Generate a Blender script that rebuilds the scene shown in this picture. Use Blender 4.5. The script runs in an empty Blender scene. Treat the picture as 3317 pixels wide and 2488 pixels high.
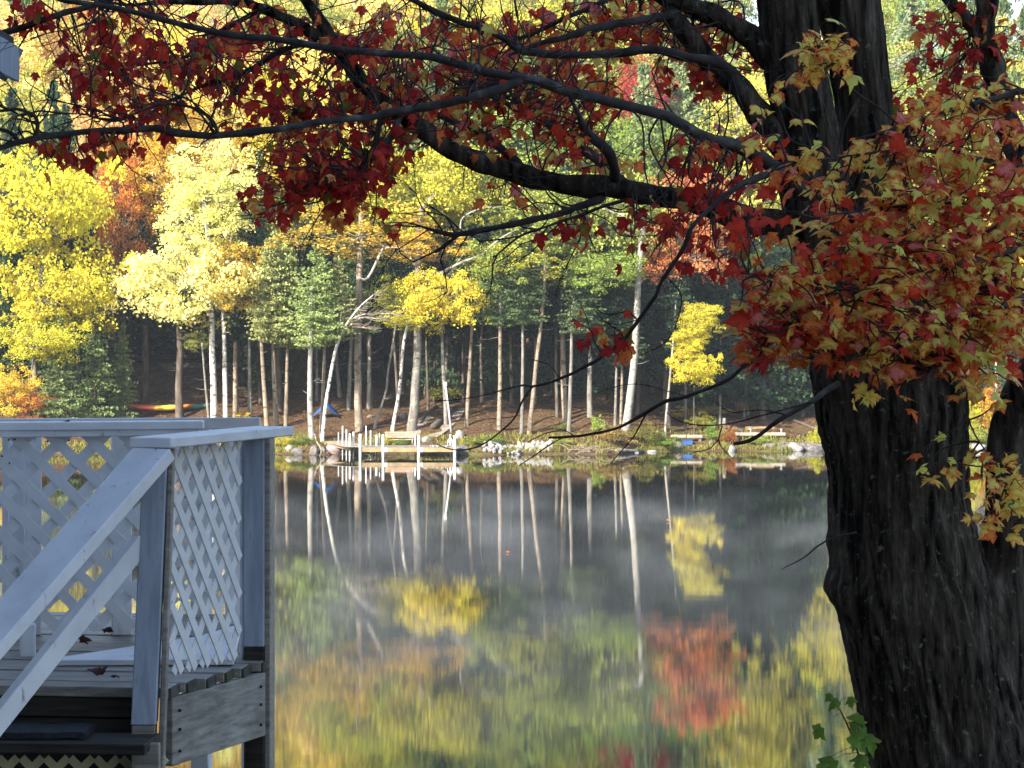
import bpy, bmesh, math, random
import numpy as np
from mathutils import Vector, Matrix, Quaternion, noise as mnoise

# ------------------------------------------------------------------ camera, sky, sun, exposure
sc = bpy.context.scene
COL = sc.collection
F = 5600.0          # focal length in units of a 2212 px wide frame
CX, HY = 1106.0, 715.0   # principal column and horizon row in that frame
CZ = 5.7            # eye height above the lake
cam = bpy.data.cameras.new("camera"); camo = bpy.data.objects.new("camera", cam)
COL.objects.link(camo); sc.camera = camo
camo.location = (0, 0, CZ); camo.rotation_euler = (math.radians(90), 0, 0)
cam.sensor_width = 36.0; cam.lens = 36.0 * F / 2212.0
cam.shift_y = -(829.5 - HY) / 2212.0
cam.clip_start = 0.1; cam.clip_end = 3000

SUN_EL, SUN_AZ = math.radians(30), math.radians(38)      # sun stands behind the viewer, to the left
w = bpy.data.worlds.new("World"); sc.world = w; w.use_nodes = True
nt = w.node_tree; nt.nodes.clear()
sky = nt.nodes.new("ShaderNodeTexSky"); sky.sky_type = 'NISHITA'; sky.sun_disc = False
sky.sun_elevation = SUN_EL; sky.sun_rotation = math.radians(180) + SUN_AZ
bg = nt.nodes.new("ShaderNodeBackground"); bg.inputs['Strength'].default_value = 0.15
wo = nt.nodes.new("ShaderNodeOutputWorld")
nt.links.new(sky.outputs[0], bg.inputs[0]); nt.links.new(bg.outputs[0], wo.inputs[0])
sl = bpy.data.lights.new("sun", 'SUN'); sl.energy = 5.0; sl.angle = math.radians(0.53); sl.color = (1.0, 0.93, 0.81)
so = bpy.data.objects.new("sun", sl); COL.objects.link(so)
sundir = Vector((-math.sin(SUN_AZ) * math.cos(SUN_EL), -math.cos(SUN_AZ) * math.cos(SUN_EL), math.sin(SUN_EL)))
so.rotation_euler = sundir.to_track_quat('Z', 'Y').to_euler(); so.location = (-30, -40, 40)
vs = sc.view_settings; vs.view_transform = 'Standard'; vs.look = 'None'; vs.exposure = 1.5; vs.gamma = 1.0
vs.use_curve_mapping = False
sc.render.engine = 'CYCLES'
cy = sc.cycles
cy.max_bounces = 7; cy.diffuse_bounces = 3; cy.glossy_bounces = 3; cy.transmission_bounces = 3
cy.transparent_max_bounces = 6; cy.volume_bounces = 0
cy.caustics_reflective = False; cy.caustics_refractive = False
cy.use_denoising = True; cy.use_adaptive_sampling = True; cy.adaptive_threshold = 0.02
cy.volume_step_rate = 3.0; cy.volume_max_steps = 64

HAZE = 0.00024
rng = random.Random(7)
nrg = np.random.default_rng(7)

def P(x, y, d):
    """point at depth d seen at pixel (x, y) of the 2212 px frame: used to measure positions off the photograph"""
    return Vector(((x - CX) / F * d, d, CZ - (y - HY) / F * d))

# ------------------------------------------------------------------ helpers
def tag(o, label=None, cat=None, group=None, kind=None):
    if label: o["label"] = label
    if cat: o["category"] = cat
    if group: o["group"] = group
    if kind: o["kind"] = kind
    return o

def empty(name, loc=(0, 0, 0), parent=None):
    o = bpy.data.objects.new(name, None); COL.objects.link(o); o.location = loc
    o.empty_display_size = 0.2
    if parent: o.parent = parent
    return o

def link(name, me, parent=None, mat=None, loc=None):
    o = bpy.data.objects.new(name, me); COL.objects.link(o)
    if mat and not me.materials: me.materials.append(mat)
    if parent:
        o.parent = parent
        if loc is None:
            off = Vector(parent.location)
            if parent.parent: off = off + Vector(parent.parent.location)
            o.location = -off            # mesh data is in world coordinates
        else:
            o.location = loc
    elif loc is not None:
        o.location = loc
    return o

class MB:
    def __init__(s): s.v = []; s.f = []
    def add(s, vs_, fs_):
        n = len(s.v); s.v += [tuple(v) for v in vs_]; s.f += [tuple(i + n for i in f) for f in fs_]
    def box(s, c, sx, sy, sz, rz=0.0):
        c = Vector(c); R = Matrix.Rotation(rz, 3, 'Z')
        vs_ = [c + R @ Vector((x * sx / 2, y * sy / 2, z * sz / 2)) for z in (-1, 1) for y in (-1, 1) for x in (-1, 1)]
        s.add(vs_, [(0, 2, 3, 1), (4, 5, 7, 6), (0, 1, 5, 4), (2, 6, 7, 3), (0, 4, 6, 2), (1, 3, 7, 5)])
    def beam(s, a, b, wd, ht, up=(0, 0, 1), off=(0, 0)):
        """bar from a to b; wd across, ht along 'up'"""
        a = Vector(a); b = Vector(b); t = (b - a).normalized(); up = Vector(up)
        side = t.cross(up).normalized(); upv = side.cross(t).normalized()
        vs_ = []
        for p in (a, b):
            for (i, j) in ((-1, -1), (1, -1), (1, 1), (-1, 1)):
                vs_.append(p + side * (i * wd / 2 + off[0]) + upv * (j * ht / 2 + off[1]))
        s.add(vs_, [(0, 3, 2, 1), (4, 5, 6, 7), (0, 1, 5, 4), (1, 2, 6, 5), (2, 3, 7, 6), (3, 0, 4, 7)])
    def prism(s, poly, dvec):
        """polygon of 3D points extruded by dvec"""
        n = len(poly); d = Vector(dvec)
        vs_ = [Vector(p) for p in poly] + [Vector(p) + d for p in poly]
        s.add(vs_, [tuple(range(n))[::-1], tuple(range(n, 2 * n))] + [(i, (i + 1) % n, n + (i + 1) % n, n + i) for i in range(n)])
    def tube(s, pts, rad, sides=8, cap=True):
        pts = [Vector(p) for p in pts]; n = len(pts)
        t0 = (pts[1] - pts[0]).normalized()
        ref = Vector((1, 0, 0)) if abs(t0.x) < 0.8 else Vector((0, 1, 0))
        u = (ref - t0 * ref.dot(t0)).normalized()
        vs_ = []; fs_ = []
        for i in range(n):
            t = (pts[min(i + 1, n - 1)] - pts[max(i - 1, 0)])
            if t.length < 1e-9: t = t0
            t.normalize()
            u = (u - t * u.dot(t)); u = u.normalized() if u.length > 1e-6 else t.orthogonal().normalized()
            vv = t.cross(u)
            for k in range(sides):
                a = 2 * math.pi * k / sides
                vs_.append(pts[i] + (u * math.cos(a) + vv * math.sin(a)) * rad[i])
        for i in range(n - 1):
            for k in range(sides):
                k2 = (k + 1) % sides
                fs_.append((i * sides + k, i * sides + k2, (i + 1) * sides + k2, (i + 1) * sides + k))
        if cap:
            fs_.append(tuple(range(sides))[::-1]); fs_.append(tuple((n - 1) * sides + k for k in range(sides)))
        s.add(vs_, fs_)
    def mesh(s, name, smooth=False):
        me = bpy.data.meshes.new(name); me.from_pydata(s.v, [], s.f)
        if smooth: me.polygons.foreach_set("use_smooth", [True] * len(me.polygons))
        me.update(); return me
    def build(s, name, mat, parent=None, smooth=False, bevel=0.0, loc=None):
        me = s.mesh(name, smooth)
        if bevel > 0:
            bm = bmesh.new(); bm.from_mesh(me)
            bmesh.ops.bevel(bm, geom=list(bm.edges), offset=bevel, segments=1, affect='EDGES')
            bm.to_mesh(me); bm.free()
        return link(name, me, parent, mat, loc)

def catmull(pts, n=5):
    """pts: list of tuples (x, y, ...); returns finely sampled list"""
    A = [np.array(p, float) for p in pts]; A = [2 * A[0] - A[1]] + A + [2 * A[-1] - A[-2]]
    out = []
    for i in range(1, len(A) - 2):
        for k in range(n):
            t = k / n
            p0, p1, p2, p3 = A[i - 1], A[i], A[i + 1], A[i + 2]
            out.append(0.5 * ((2 * p1) + (-p0 + p2) * t + (2 * p0 - 5 * p1 + 4 * p2 - p3) * t * t + (-p0 + 3 * p1 - 3 * p2 + p3) * t ** 3))
    out.append(A[-2]); return out

def quad_mesh(name, c, d, nrm, L, W, var):
    """N diamond leaves: centres, long axes, normals, lengths, widths, (N,2) variation stored as colour"""
    d = d / np.linalg.norm(d, axis=1, keepdims=True)
    b = np.cross(nrm, d); bl = np.linalg.norm(b, axis=1, keepdims=True); b = b / np.maximum(bl, 1e-6)
    N = len(c)
    V = np.empty((N, 4, 3), np.float32)
    V[:, 0] = c - d * L[:, None] / 2; V[:, 2] = c + d * L[:, None] / 2
    V[:, 1] = c + b * W[:, None] / 2; V[:, 3] = c - b * W[:, None] / 2
    me = bpy.data.meshes.new(name)
    me.vertices.add(4 * N); me.vertices.foreach_set("co", V.ravel())
    me.loops.add(4 * N); me.loops.foreach_set("vertex_index", np.arange(4 * N, dtype=np.int32))
    me.polygons.add(N); me.polygons.foreach_set("loop_start", np.arange(0, 4 * N, 4, dtype=np.int32))
    ca = me.color_attributes.new("lv", 'FLOAT_COLOR', 'POINT')
    C = np.ones((N, 4, 4), np.float32); C[:, :, 0] = var[:, 0:1]; C[:, :, 1] = var[:, 1:2]
    ca.data.foreach_set("color", C.ravel())
    me.update(); me.validate(); return me

def rand_unit(n):
    v = nrg.normal(size=(n, 3)); return v / np.linalg.norm(v, axis=1, keepdims=True)

# ------------------------------------------------------------------ materials
def newmat(name):
    m = bpy.data.materials.new(name); m.use_nodes = True; n = m.node_tree; n.nodes.clear()
    out = n.nodes.new("ShaderNodeOutputMaterial"); return m, n, out

def N_(n, t, **kw):
    x = n.nodes.new(t)
    for k, v in kw.items(): setattr(x, k, v)
    return x

def noise_ramp(n, coord, scale, stops, detail=5, rough=0.6, vec=None):
    """noise -> colour ramp; coord is an output socket"""
    src = coord
    if vec:
        mp = N_(n, "ShaderNodeMapping"); mp.inputs['Scale'].default_value = vec
        n.links.new(coord, mp.inputs['Vector']); src = mp.outputs[0]
    t = N_(n, "ShaderNodeTexNoise"); t.inputs['Scale'].default_value = scale
    t.inputs['Detail'].default_value = detail; t.inputs['Roughness'].default_value = rough
    n.links.new(src, t.inputs['Vector'])
    r = N_(n, "ShaderNodeValToRGB"); e = r.color_ramp.elements
    while len(e) < len(stops): e.new(0.5)
    for i, (p, c) in enumerate(stops):
        e[i].position = p; e[i].color = (*c, 1) if len(c) == 3 else c
    n.links.new(t.outputs[0], r.inputs[0]); return r.outputs[0], t.outputs[0]

def mixc(n, a, b, fac, mode='MIX'):
    m = N_(n, "ShaderNodeMix", data_type='RGBA', blend_type=mode)
    for sock, val in ((m.inputs[0], fac), (m.inputs[6], a), (m.inputs[7], b)):
        if isinstance(val, (int, float)): sock.default_value = val
        elif isinstance(val, tuple): sock.default_value = (*val, 1) if len(val) == 3 else val
        else: n.links.new(val, sock)
    return m.outputs[2]

def surf(name, stops, scale=3.0, vec=None, rough=0.85, bump=0.3, bdist=0.01, bscale=None, bvec=None, dirt=None, coord='Object', spec=0.3):
    m, n, out = newmat(name)
    tc = N_(n, "ShaderNodeTexCoord"); co = tc.outputs[coord]
    c, f = noise_ramp(n, co, scale, stops, vec=vec)
    if dirt:
        d, _ = noise_ramp(n, co, dirt[0], [(dirt[1], (0, 0, 0)), (dirt[2], (1, 1, 1))], vec=dirt[4] if len(dirt) > 4 else None)
        c = mixc(n, c, dirt[3], d)
    b = N_(n, "ShaderNodeBsdfPrincipled"); n.links.new(c, b.inputs['Base Color'])
    b.inputs['Roughness'].default_value = rough; b.inputs['Specular IOR Level'].default_value = spec
    if bump:
        _, bf = noise_ramp(n, co, bscale or scale * 4, [(0, (0, 0, 0)), (1, (1, 1, 1))], vec=bvec or vec, detail=6)
        bp = N_(n, "ShaderNodeBump"); bp.inputs['Strength'].default_value = bump; bp.inputs['Distance'].default_value = bdist
        n.links.new(bf, bp.inputs['Height']); n.links.new(bp.outputs[0], b.inputs['Normal'])
    n.links.new(b.outputs[0], out.inputs[0]); return m

def foliage_mat(name, trans=0.35):
    """colour of the tree comes from the object colour; every leaf varies in tone and hue"""
    m, n, out = newmat(name)
    oi = N_(n, "ShaderNodeObjectInfo"); at = N_(n, "ShaderNodeAttribute", attribute_name="lv")
    sep = N_(n, "ShaderNodeSeparateColor"); n.links.new(at.outputs['Color'], sep.inputs[0])
    hs = N_(n, "ShaderNodeHueSaturation"); n.links.new(oi.outputs['Color'], hs.inputs['Color'])
    mh = N_(n, "ShaderNodeMath", operation='MULTIPLY_ADD'); mh.inputs[1].default_value = 0.045; mh.inputs[2].default_value = 0.481
    n.links.new(sep.outputs[1], mh.inputs[0]); n.links.new(mh.outputs[0], hs.inputs['Hue'])
    mv = N_(n, "ShaderNodeMath", operation='MULTIPLY_ADD'); mv.inputs[1].default_value = 0.9; mv.inputs[2].default_value = 0.55
    n.links.new(sep.outputs[0], mv.inputs[0]); n.links.new(mv.outputs[0], hs.inputs['Value'])
    d = N_(n, "ShaderNodeBsdfDiffuse"); t = N_(n, "ShaderNodeBsdfTranslucent"); mx = N_(n, "ShaderNodeMixShader")
    mx.inputs[0].default_value = trans
    n.links.new(hs.outputs[0], d.inputs[0]); n.links.new(hs.outputs[0], t.inputs[0])
    n.links.new(d.outputs[0], mx.inputs[1]); n.links.new(t.outputs[0], mx.inputs[2])
    n.links.new(mx.outputs[0], out.inputs[0]); return m

def leaf_mat(name):
    """single maple leaves: colour attribute from vein to rim, mottled and veined, light shines through"""
    m, n, out = newmat(name)
    at = N_(n, "ShaderNodeAttribute", attribute_name="lc"); at2 = N_(n, "ShaderNodeAttribute", attribute_name="le")
    ge = N_(n, "ShaderNodeNewGeometry")
    f, _ = noise_ramp(n, ge.outputs['Position'], 42, [(0.49, (0, 0, 0)), (0.56, (1, 1, 1))], detail=4)
    c = mixc(n, at.outputs['Color'], at2.outputs['Color'], f)
    f2, _ = noise_ramp(n, ge.outputs['Position'], 120, [(0.28, (0.35, 0.25, 0.2)), (0.40, (1, 1, 1))], detail=3)
    c = mixc(n, c, f2, 0.6, 'MULTIPLY')
    d = N_(n, "ShaderNodeBsdfPrincipled"); d.inputs['Roughness'].default_value = 0.5; d.inputs['Specular IOR Level'].default_value = 0.25
    t = N_(n, "ShaderNodeBsdfTranslucent"); mx = N_(n, "ShaderNodeMixShader"); mx.inputs[0].default_value = 0.56
    n.links.new(c, d.inputs['Base Color']); n.links.new(c, t.inputs[0])
    n.links.new(d.outputs[0], mx.inputs[1]); n.links.new(t.outputs[0], mx.inputs[2])
    n.links.new(mx.outputs[0], out.inputs[0]); return m

M = {}
M['fol'] = foliage_mat('foliage', 0.38)
M['ndl'] = foliage_mat('needles', 0.2)
M['leaf'] = leaf_mat('maple_leaf')
M['paint'] = surf('white_paint', [(0.35, (0.64, 0.63, 0.655)), (0.6, (0.76, 0.75, 0.77))], scale=5, rough=0.55, bump=0.25, bdist=0.003, bscale=60,
                  dirt=(17, 0.63, 0.72, (0.26, 0.24, 0.23), (1, 1, .5)))
M['paint_grey'] = surf('worn_paint_blue_grey_tone', [(0.3, (0.24, 0.275, 0.34)), (0.7, (0.40, 0.44, 0.51))], scale=3, vec=(9, 9, 1.0), rough=0.6, bump=0.3, bdist=0.003,
                       dirt=(14, 0.66, 0.76, (0.12, 0.12, 0.12), (3, 3, .6)))  # on the eave boards this blue-grey stands in for shade on white paint
M['lattice'] = surf('lattice_paint', [(0.3, (0.66, 0.645, 0.655)), (0.7, (0.77, 0.755, 0.76))], scale=9, rough=0.6, bump=0.15, bdist=0.002)
def wood(name, c0, c1, c2, vec, rough=0.85, moss=None):
    m, n, out = newmat(name)
    tc = N_(n, "ShaderNodeTexCoord"); oi = N_(n, "ShaderNodeObjectInfo")
    ad = N_(n, "ShaderNodeVectorMath", operation='ADD'); n.links.new(tc.outputs['Object'], ad.inputs[0])
    sc_ = N_(n, "ShaderNodeVectorMath", operation='SCALE'); sc_.inputs[0].default_value = (7, 3, 5); n.links.new(oi.outputs['Random'], sc_.inputs['Scale'])
    n.links.new(sc_.outputs[0], ad.inputs[1]); co = ad.outputs[0]
    c, f = noise_ramp(n, co, 6, [(0.25, c0), (0.5, c1), (0.72, c2)], vec=vec, detail=8, rough=0.65)
    k, _ = noise_ramp(n, co, 3.0, [(0.35, (0.55, 0.53, 0.5)), (0.65, (1, 1, 1))])
    c = mixc(n, c, k, 0.8, 'MULTIPLY')
    if moss:
        g, _ = noise_ramp(n, co, 5.0, [(0.52, (0, 0, 0)), (0.7, (1, 1, 1))]); c = mixc(n, c, moss, g)
    b = N_(n, "ShaderNodeBsdfPrincipled"); b.inputs['Roughness'].default_value = rough; b.inputs['Specular IOR Level'].default_value = 0.25
    n.links.new(c, b.inputs['Base Color'])
    bp = N_(n, "ShaderNodeBump"); bp.inputs['Strength'].default_value = 0.5; bp.inputs['Distance'].default_value = 0.004
    n.links.new(f, bp.inputs['Height']); n.links.new(bp.outputs[0], b.inputs['Normal'])
    n.links.new(b.outputs[0], out.inputs[0]); return m
M['plank'] = wood('weathered_plank', (0.14, 0.12, 0.10), (0.30, 0.265, 0.23), (0.42, 0.385, 0.345), (0.5, 9, 9), rough=.5)
M['fascia'] = wood('weathered_fascia', (0.12, 0.105, 0.09), (0.31, 0.285, 0.255), (0.46, 0.43, 0.39), (0.9, 0.9, 7), moss=None)
M['darkwood'] = wood('dark_wood', (0.02, 0.017, 0.014), (0.045, 0.038, 0.032), (0.075, 0.065, 0.05), (0.6, 3, 9))  # very dark brown grain for fascia, joists, treads and cabin roof
M['mosswood'] = wood('mossy_board_end', (0.04, 0.04, 0.035), (0.09, 0.085, 0.075), (0.14, 0.13, 0.12), (4, 4, 4), moss=(0.045, 0.06, 0.02))
M['dockwood'] = wood('tan_dock_wood', (0.24, 0.165, 0.085), (0.36, 0.255, 0.135), (0.42, 0.31, 0.18), (0.7, 3, 9))
M['benchwood'] = wood('pinkish_bench_wood', (0.32, 0.21, 0.15), (0.45, 0.31, 0.23), (0.5, 0.37, 0.28), (0.7, 3, 9))
M['timber'] = wood('grey_timber', (0.22, 0.19, 0.15), (0.36, 0.32, 0.26), (0.45, 0.40, 0.33), (0.7, 3, 9))
M['pvc'] = surf('white_sleeve', [(0.4, (0.56, 0.56, 0.57)), (0.6, (0.66, 0.66, 0.67))], scale=2, rough=0.45, bump=0)
M['metal'] = surf('grey_metal', [(0.4, (0.42, 0.43, 0.45)), (0.6, (0.5, 0.5, 0.52))], scale=4, rough=0.4, bump=0)
M['bark'] = surf('maple_bark', [(0.38, (0.006, 0.0046, 0.0034)), (0.46, (0.036, 0.027, 0.019)), (0.58, (0.070, 0.054, 0.039)), (0.72, (0.145, 0.122, 0.096))], scale=7.5, vec=(3.0, 3.0, 0.40), rough=0.97,
                 bump=1.0, bdist=0.04, bscale=8.5, bvec=(3.0, 3.0, 0.40), dirt=(30, 0.60, 0.72, (0.13, 0.15, 0.13)), spec=0.1)
M['twig'] = surf('maple_twig_bark', [(0.3, (0.022, 0.017, 0.015)), (0.55, (0.05, 0.041, 0.037)), (0.75, (0.10, 0.095, 0.088))], scale=9, rough=0.9,
                 bump=0.6, bdist=0.006, bscale=60, spec=0.2)
M['limb_pale'] = surf('smooth_limb_bark', [(0.3, (0.025, 0.02, 0.018)), (0.55, (0.06, 0.05, 0.046)), (0.72, (0.15, 0.145, 0.135))], scale=11, rough=0.9,
                 bump=0.5, bdist=0.006, bscale=50, spec=0.2)
M['petiole'] = surf('leaf_stalk', [(0.3, (0.12, 0.02, 0.015)), (0.7, (0.2, 0.05, 0.02))], scale=9, bump=0)
def far_bark(name, a, b, c, dk=None):
    return surf(name, [(0.3, a), (0.5, b), (0.7, c)], scale=2.2, vec=(2.5, 2.5, 0.7), rough=0.95, bump=0.8, bdist=0.03, bscale=9, bvec=(3, 3, 0.7),
                dirt=(3.2, 0.54, 0.62, dk, (1, 1, 1.6)) if dk else None, spec=0.1)
M['b_birch'] = far_bark('birch_bark', (0.40, 0.375, 0.33), (0.54, 0.51, 0.46), (0.64, 0.61, 0.56), (0.10, 0.09, 0.08))
M['b_tan'] = far_bark('tan_bark', (0.13, 0.10, 0.072), (0.24, 0.19, 0.14), (0.34, 0.285, 0.22), (0.10, 0.08, 0.06))
M['b_grey'] = far_bark('grey_bark', (0.095, 0.085, 0.072), (0.18, 0.162, 0.142), (0.28, 0.26, 0.23), (0.22, 0.24, 0.185))
M['b_pale'] = far_bark('pale_grey_bark', (0.20, 0.18, 0.155), (0.31, 0.288, 0.255), (0.42, 0.395, 0.355), (0.14, 0.13, 0.105))
M['b_dark'] = far_bark('dark_bark', (0.05, 0.04, 0.033), (0.10, 0.08, 0.065), (0.16, 0.135, 0.11))
M['rock'] = surf('grey_rock', [(0.3, (0.07, 0.065, 0.06)), (0.55, (0.16, 0.145, 0.135)), (0.75, (0.26, 0.24, 0.22))], scale=2.5, bump=0.7, bdist=0.04, bscale=7, rough=0.95)
M['rockp'] = surf('pinkish_rock', [(0.3, (0.17, 0.125, 0.11)), (0.55, (0.29, 0.22, 0.195)), (0.75, (0.38, 0.31, 0.28))], scale=2.2, bump=0.7, bdist=0.04, bscale=7, rough=0.95)
M['rockw'] = surf('white_stone', [(0.3, (0.14, 0.13, 0.12)), (0.6, (0.33, 0.31, 0.285))], scale=3, bump=0.6, bdist=0.03, bscale=9, rough=0.9)
M['mat'] = surf('black_rubber_mat', [(0.4, (0.012, 0.013, 0.016)), (0.6, (0.03, 0.032, 0.04))], scale=90, bump=1.0, bdist=0.006, bscale=140, rough=0.8)

# ground: leaf litter and soil, greener near the water
m, n, out = newmat('ground_litter')
ge = N_(n, "ShaderNodeNewGeometry")
c, f = noise_ramp(n, ge.outputs['Position'], 2.6, [(0.28, (0.030, 0.020, 0.014)), (0.45, (0.075, 0.045, 0.026)), (0.6, (0.125, 0.075, 0.040)), (0.75, (0.19, 0.125, 0.07))], detail=9, rough=0.75)
g, _ = noise_ramp(n, ge.outputs['Position'], 0.35, [(0.46, (0, 0, 0)), (0.62, (1, 1, 1))], detail=4)
gc, _ = noise_ramp(n, ge.outputs['Position'], 5, [(0.3, (0.06, 0.07, 0.02)), (0.7, (0.20, 0.19, 0.06))], detail=6)
sx = N_(n, "ShaderNodeSeparateXYZ"); n.links.new(ge.outputs['Position'], sx.inputs[0])
mr = N_(n, "ShaderNodeMapRange"); mr.inputs[1].default_value = 0.2; mr.inputs[2].default_value = 1.3; mr.inputs[3].default_value = 0.75; mr.inputs[4].default_value = 0.06
n.links.new(sx.outputs[2], mr.inputs[0])
mm = N_(n, "ShaderNodeMath", operation='MULTIPLY'); n.links.new(mr.outputs[0], mm.inputs[0]); n.links.new(g, mm.inputs[1])
c = mixc(n, c, gc, mm.outputs[0])
b = N_(n, "ShaderNodeBsdfPrincipled"); b.inputs['Roughness'].default_value = 0.95; b.inputs['Specular IOR Level'].default_value = 0.1
n.links.new(c, b.inputs['Base Color'])
bp = N_(n, "ShaderNodeBump"); bp.inputs['Strength'].default_value = 0.8; bp.inputs['Distance'].default_value = 0.08
n.links.new(f, bp.inputs['Height']); n.links.new(bp.outputs[0], b.inputs['Normal']); n.links.new(b.outputs[0], out.inputs[0])
M['ground'] = m

# water: calm, dark body, tiny ripples that pull reflections into vertical streaks
m, n, out = newmat('lake_water')
ge = N_(n, "ShaderNodeNewGeometry")
b = N_(n, "ShaderNodeBsdfPrincipled"); b.inputs['Base Color'].default_value = (0.010, 0.013, 0.012, 1)
b.inputs['Roughness'].default_value = 0.012; b.inputs['IOR'].default_value = 1.36
mp = N_(n, "ShaderNodeMapping"); mp.inputs['Scale'].default_value = (1.0, 2.0, 1.0); n.links.new(ge.outputs['Position'], mp.inputs[0])
t1 = N_(n, "ShaderNodeTexNoise"); t1.inputs['Scale'].default_value = 9.0; t1.inputs['Detail'].default_value = 3; n.links.new(mp.outputs[0], t1.inputs[0])
t2 = N_(n, "ShaderNodeTexNoise"); t2.inputs['Scale'].default_value = 0.45; t2.inputs['Detail'].default_value = 2; n.links.new(mp.outputs[0], t2.inputs[0])
b1 = N_(n, "ShaderNodeBump"); b1.inputs['Distance'].default_value = 0.00015; n.links.new(t1.outputs[0], b1.inputs['Height'])
b2 = N_(n, "ShaderNodeBump"); b2.inputs['Distance'].default_value = 0.0006; n.links.new(t2.outputs[0], b2.inputs['Height']); n.links.new(b1.outputs[0], b2.inputs['Normal'])
n.links.new(b2.outputs[0], b.inputs['Normal']); n.links.new(b.outputs[0], out.inputs[0])
M['water'] = m

# ------------------------------------------------------------------ terrain
def sstep(a, b_, x):
    t = min(1, max(0, (x - a) / (b_ - a))); return t * t * (3 - 2 * t)
def shore_y(x):
    return 119.3 + 3.6 * sstep(3, 8, x) + 0.5 * math.sin(x * 0.9) + 0.35 * math.sin(x * 2.3 + 1) + 0.5 * sstep(-4, -12, x)
def ground_h(x, y):
    if y > 60:
        t = y - shore_y(x)
        if t < 0: h = max(-3.0, 0.30 * t)
        elif t < 3: h = 0.25 * t
        elif t < 25: h = 0.75 + 0.17 * (t - 3)
        elif t < 110: h = 4.49 + 0.27 * (t - 25)
        else: h = 27.4 + 0.05 * (t - 110)
        k = sstep(0, 4, t)
        if k > 0:
            h *= 1 - 0.22 * sstep(4, 14, x)
            h += k * 0.22 * mnoise.noise(Vector((x * 0.25, y * 0.25, 0))) + k * 0.10 * mnoise.noise(Vector((x * 0.9, y * 0.9, 3)))
        return h
    pts = [(-300, 5.6), (-20, 4.3), (0, 4.08), (8.6, 4.0), (9.6, 3.85), (11.6, 3.5), (14, 2.5), (20, 0.7), (25, -0.3), (32, -2.2), (60, -3)]
    for (a, za), (b2_, zb) in zip(pts, pts[1:]):
        if a <= y <= b2_:
            return za + (zb - za) * (y - a) / (b2_ - a) + 0.03 * mnoise.noise(Vector((x * 0.6, y * 0.6, 9)))
    return 4
xs = np.concatenate([np.linspace(-220, -45, 12), np.linspace(-42, 42, 141), np.linspace(45, 220, 12)])
ys = np.concatenate([np.linspace(-300, -25, 8), np.linspace(-20, 30, 60), np.linspace(36, 112, 12), np.linspace(113, 150, 90), np.linspace(153, 250, 30), np.linspace(270, 900, 10)])
vv = [(x, y, ground_h(x, y)) for y in ys for x in xs]
nx = len(xs)
ff = [(j * nx + i, j * nx + i + 1, (j + 1) * nx + i + 1, (j + 1) * nx + i) for j in range(len(ys) - 1) for i in range(nx - 1)]
me = bpy.data.meshes.new('ground'); me.from_pydata(vv, [], ff); me.polygons.foreach_set("use_smooth", [True] * len(ff))
tag(link('ground', me, None, M['ground']), kind='structure')
mb = MB(); mb.add([(-220, 18, 0), (220, 18, 0), (220, 127, 0), (-220, 127, 0)], [(0, 1, 2, 3)])
tag(mb.build('lake_water', M['water']), kind='structure')

def on_ground(px, py):
    """where the line of sight through a pixel meets the far bank"""
    d = 116.0
    while d < 230:
        p = P(px, py, d)
        if p.z <= ground_h(p.x, d): return Vector((p.x, d, ground_h(p.x, d)))
        d += 0.1
    return Vector((P(px, py, 150).x, 150, ground_h(P(px, py, 150).x, 150)))

# ------------------------------------------------------------------ crown meshes (unit size), shared by the far trees
def broadleaf_mesh(name, nclump, per, clump_r, leaf, low=-0.75, seed=0, zs=1.0):
    cs = []
    while len(cs) < nclump:
        p = nrg.uniform(-1, 1, 3); r = np.linalg.norm(p)
        if r > 1 or r < 0.2 or p[2] < low: continue
        if nrg.random() > (0.35 + 0.65 * r): continue
        wob = 0.92 + 0.75 * mnoise.noise(Vector((p[0] * 1.7 + seed * 7, p[1] * 1.7, p[2] * 1.7)))
        cs.append(p * wob)
    cs = np.array(cs); cs[:, 2] *= zs; K = len(cs)
    idx = np.repeat(np.arange(K), per); Nn = len(idx)
    rr = clump_r * nrg.uniform(0.6, 1.35, K)
    ang = nrg.uniform(0, 2 * np.pi, Nn); rad = np.sqrt(nrg.uniform(0, 1, Nn)) * rr[idx]
    off = np.stack([np.cos(ang) * rad, np.sin(ang) * rad, nrg.normal(0, 0.24, Nn) * rr[idx] - 0.55 * rad ** 2 / rr[idx]], 1)
    c = cs[idx] + off
    nr = rand_unit(Nn) * 0.8 + np.array([0, 0, 0.55]); nr /= np.linalg.norm(nr, axis=1, keepdims=True)
    d = np.cross(nr, rand_unit(Nn)) + np.array([0, 0, -0.15])
    L = leaf * nrg.uniform(0.7, 1.4, Nn); W = L * nrg.uniform(0.65, 0.95, Nn)
    tone = np.clip(nrg.normal(0.5, 0.17, K)[idx] + nrg.normal(0, 0.14, Nn), 0, 1)
    hue = np.clip(nrg.normal(0.5, 0.18, K)[idx] + nrg.normal(0, 0.12, Nn), 0, 1)
    me = quad_mesh(name, c, d, nr, L, W, np.stack([tone, hue], 1)); me.materials.append(M['fol'])
    mb = MB()
    for k in range(0, K, 3):
        p = Vector(cs[k]); a = Vector((0, 0, max(-0.45, p.z - 0.30 - 0.25 * math.hypot(p.x, p.y)) * zs))
        q = (a + p) / 2 + Vector((0, 0, -0.05))
        mb.tube([a, q, p], [0.011, 0.007, 0.003], 4)
    lm = mb.mesh(name + '_limbs', True)
    return me, lm

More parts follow.
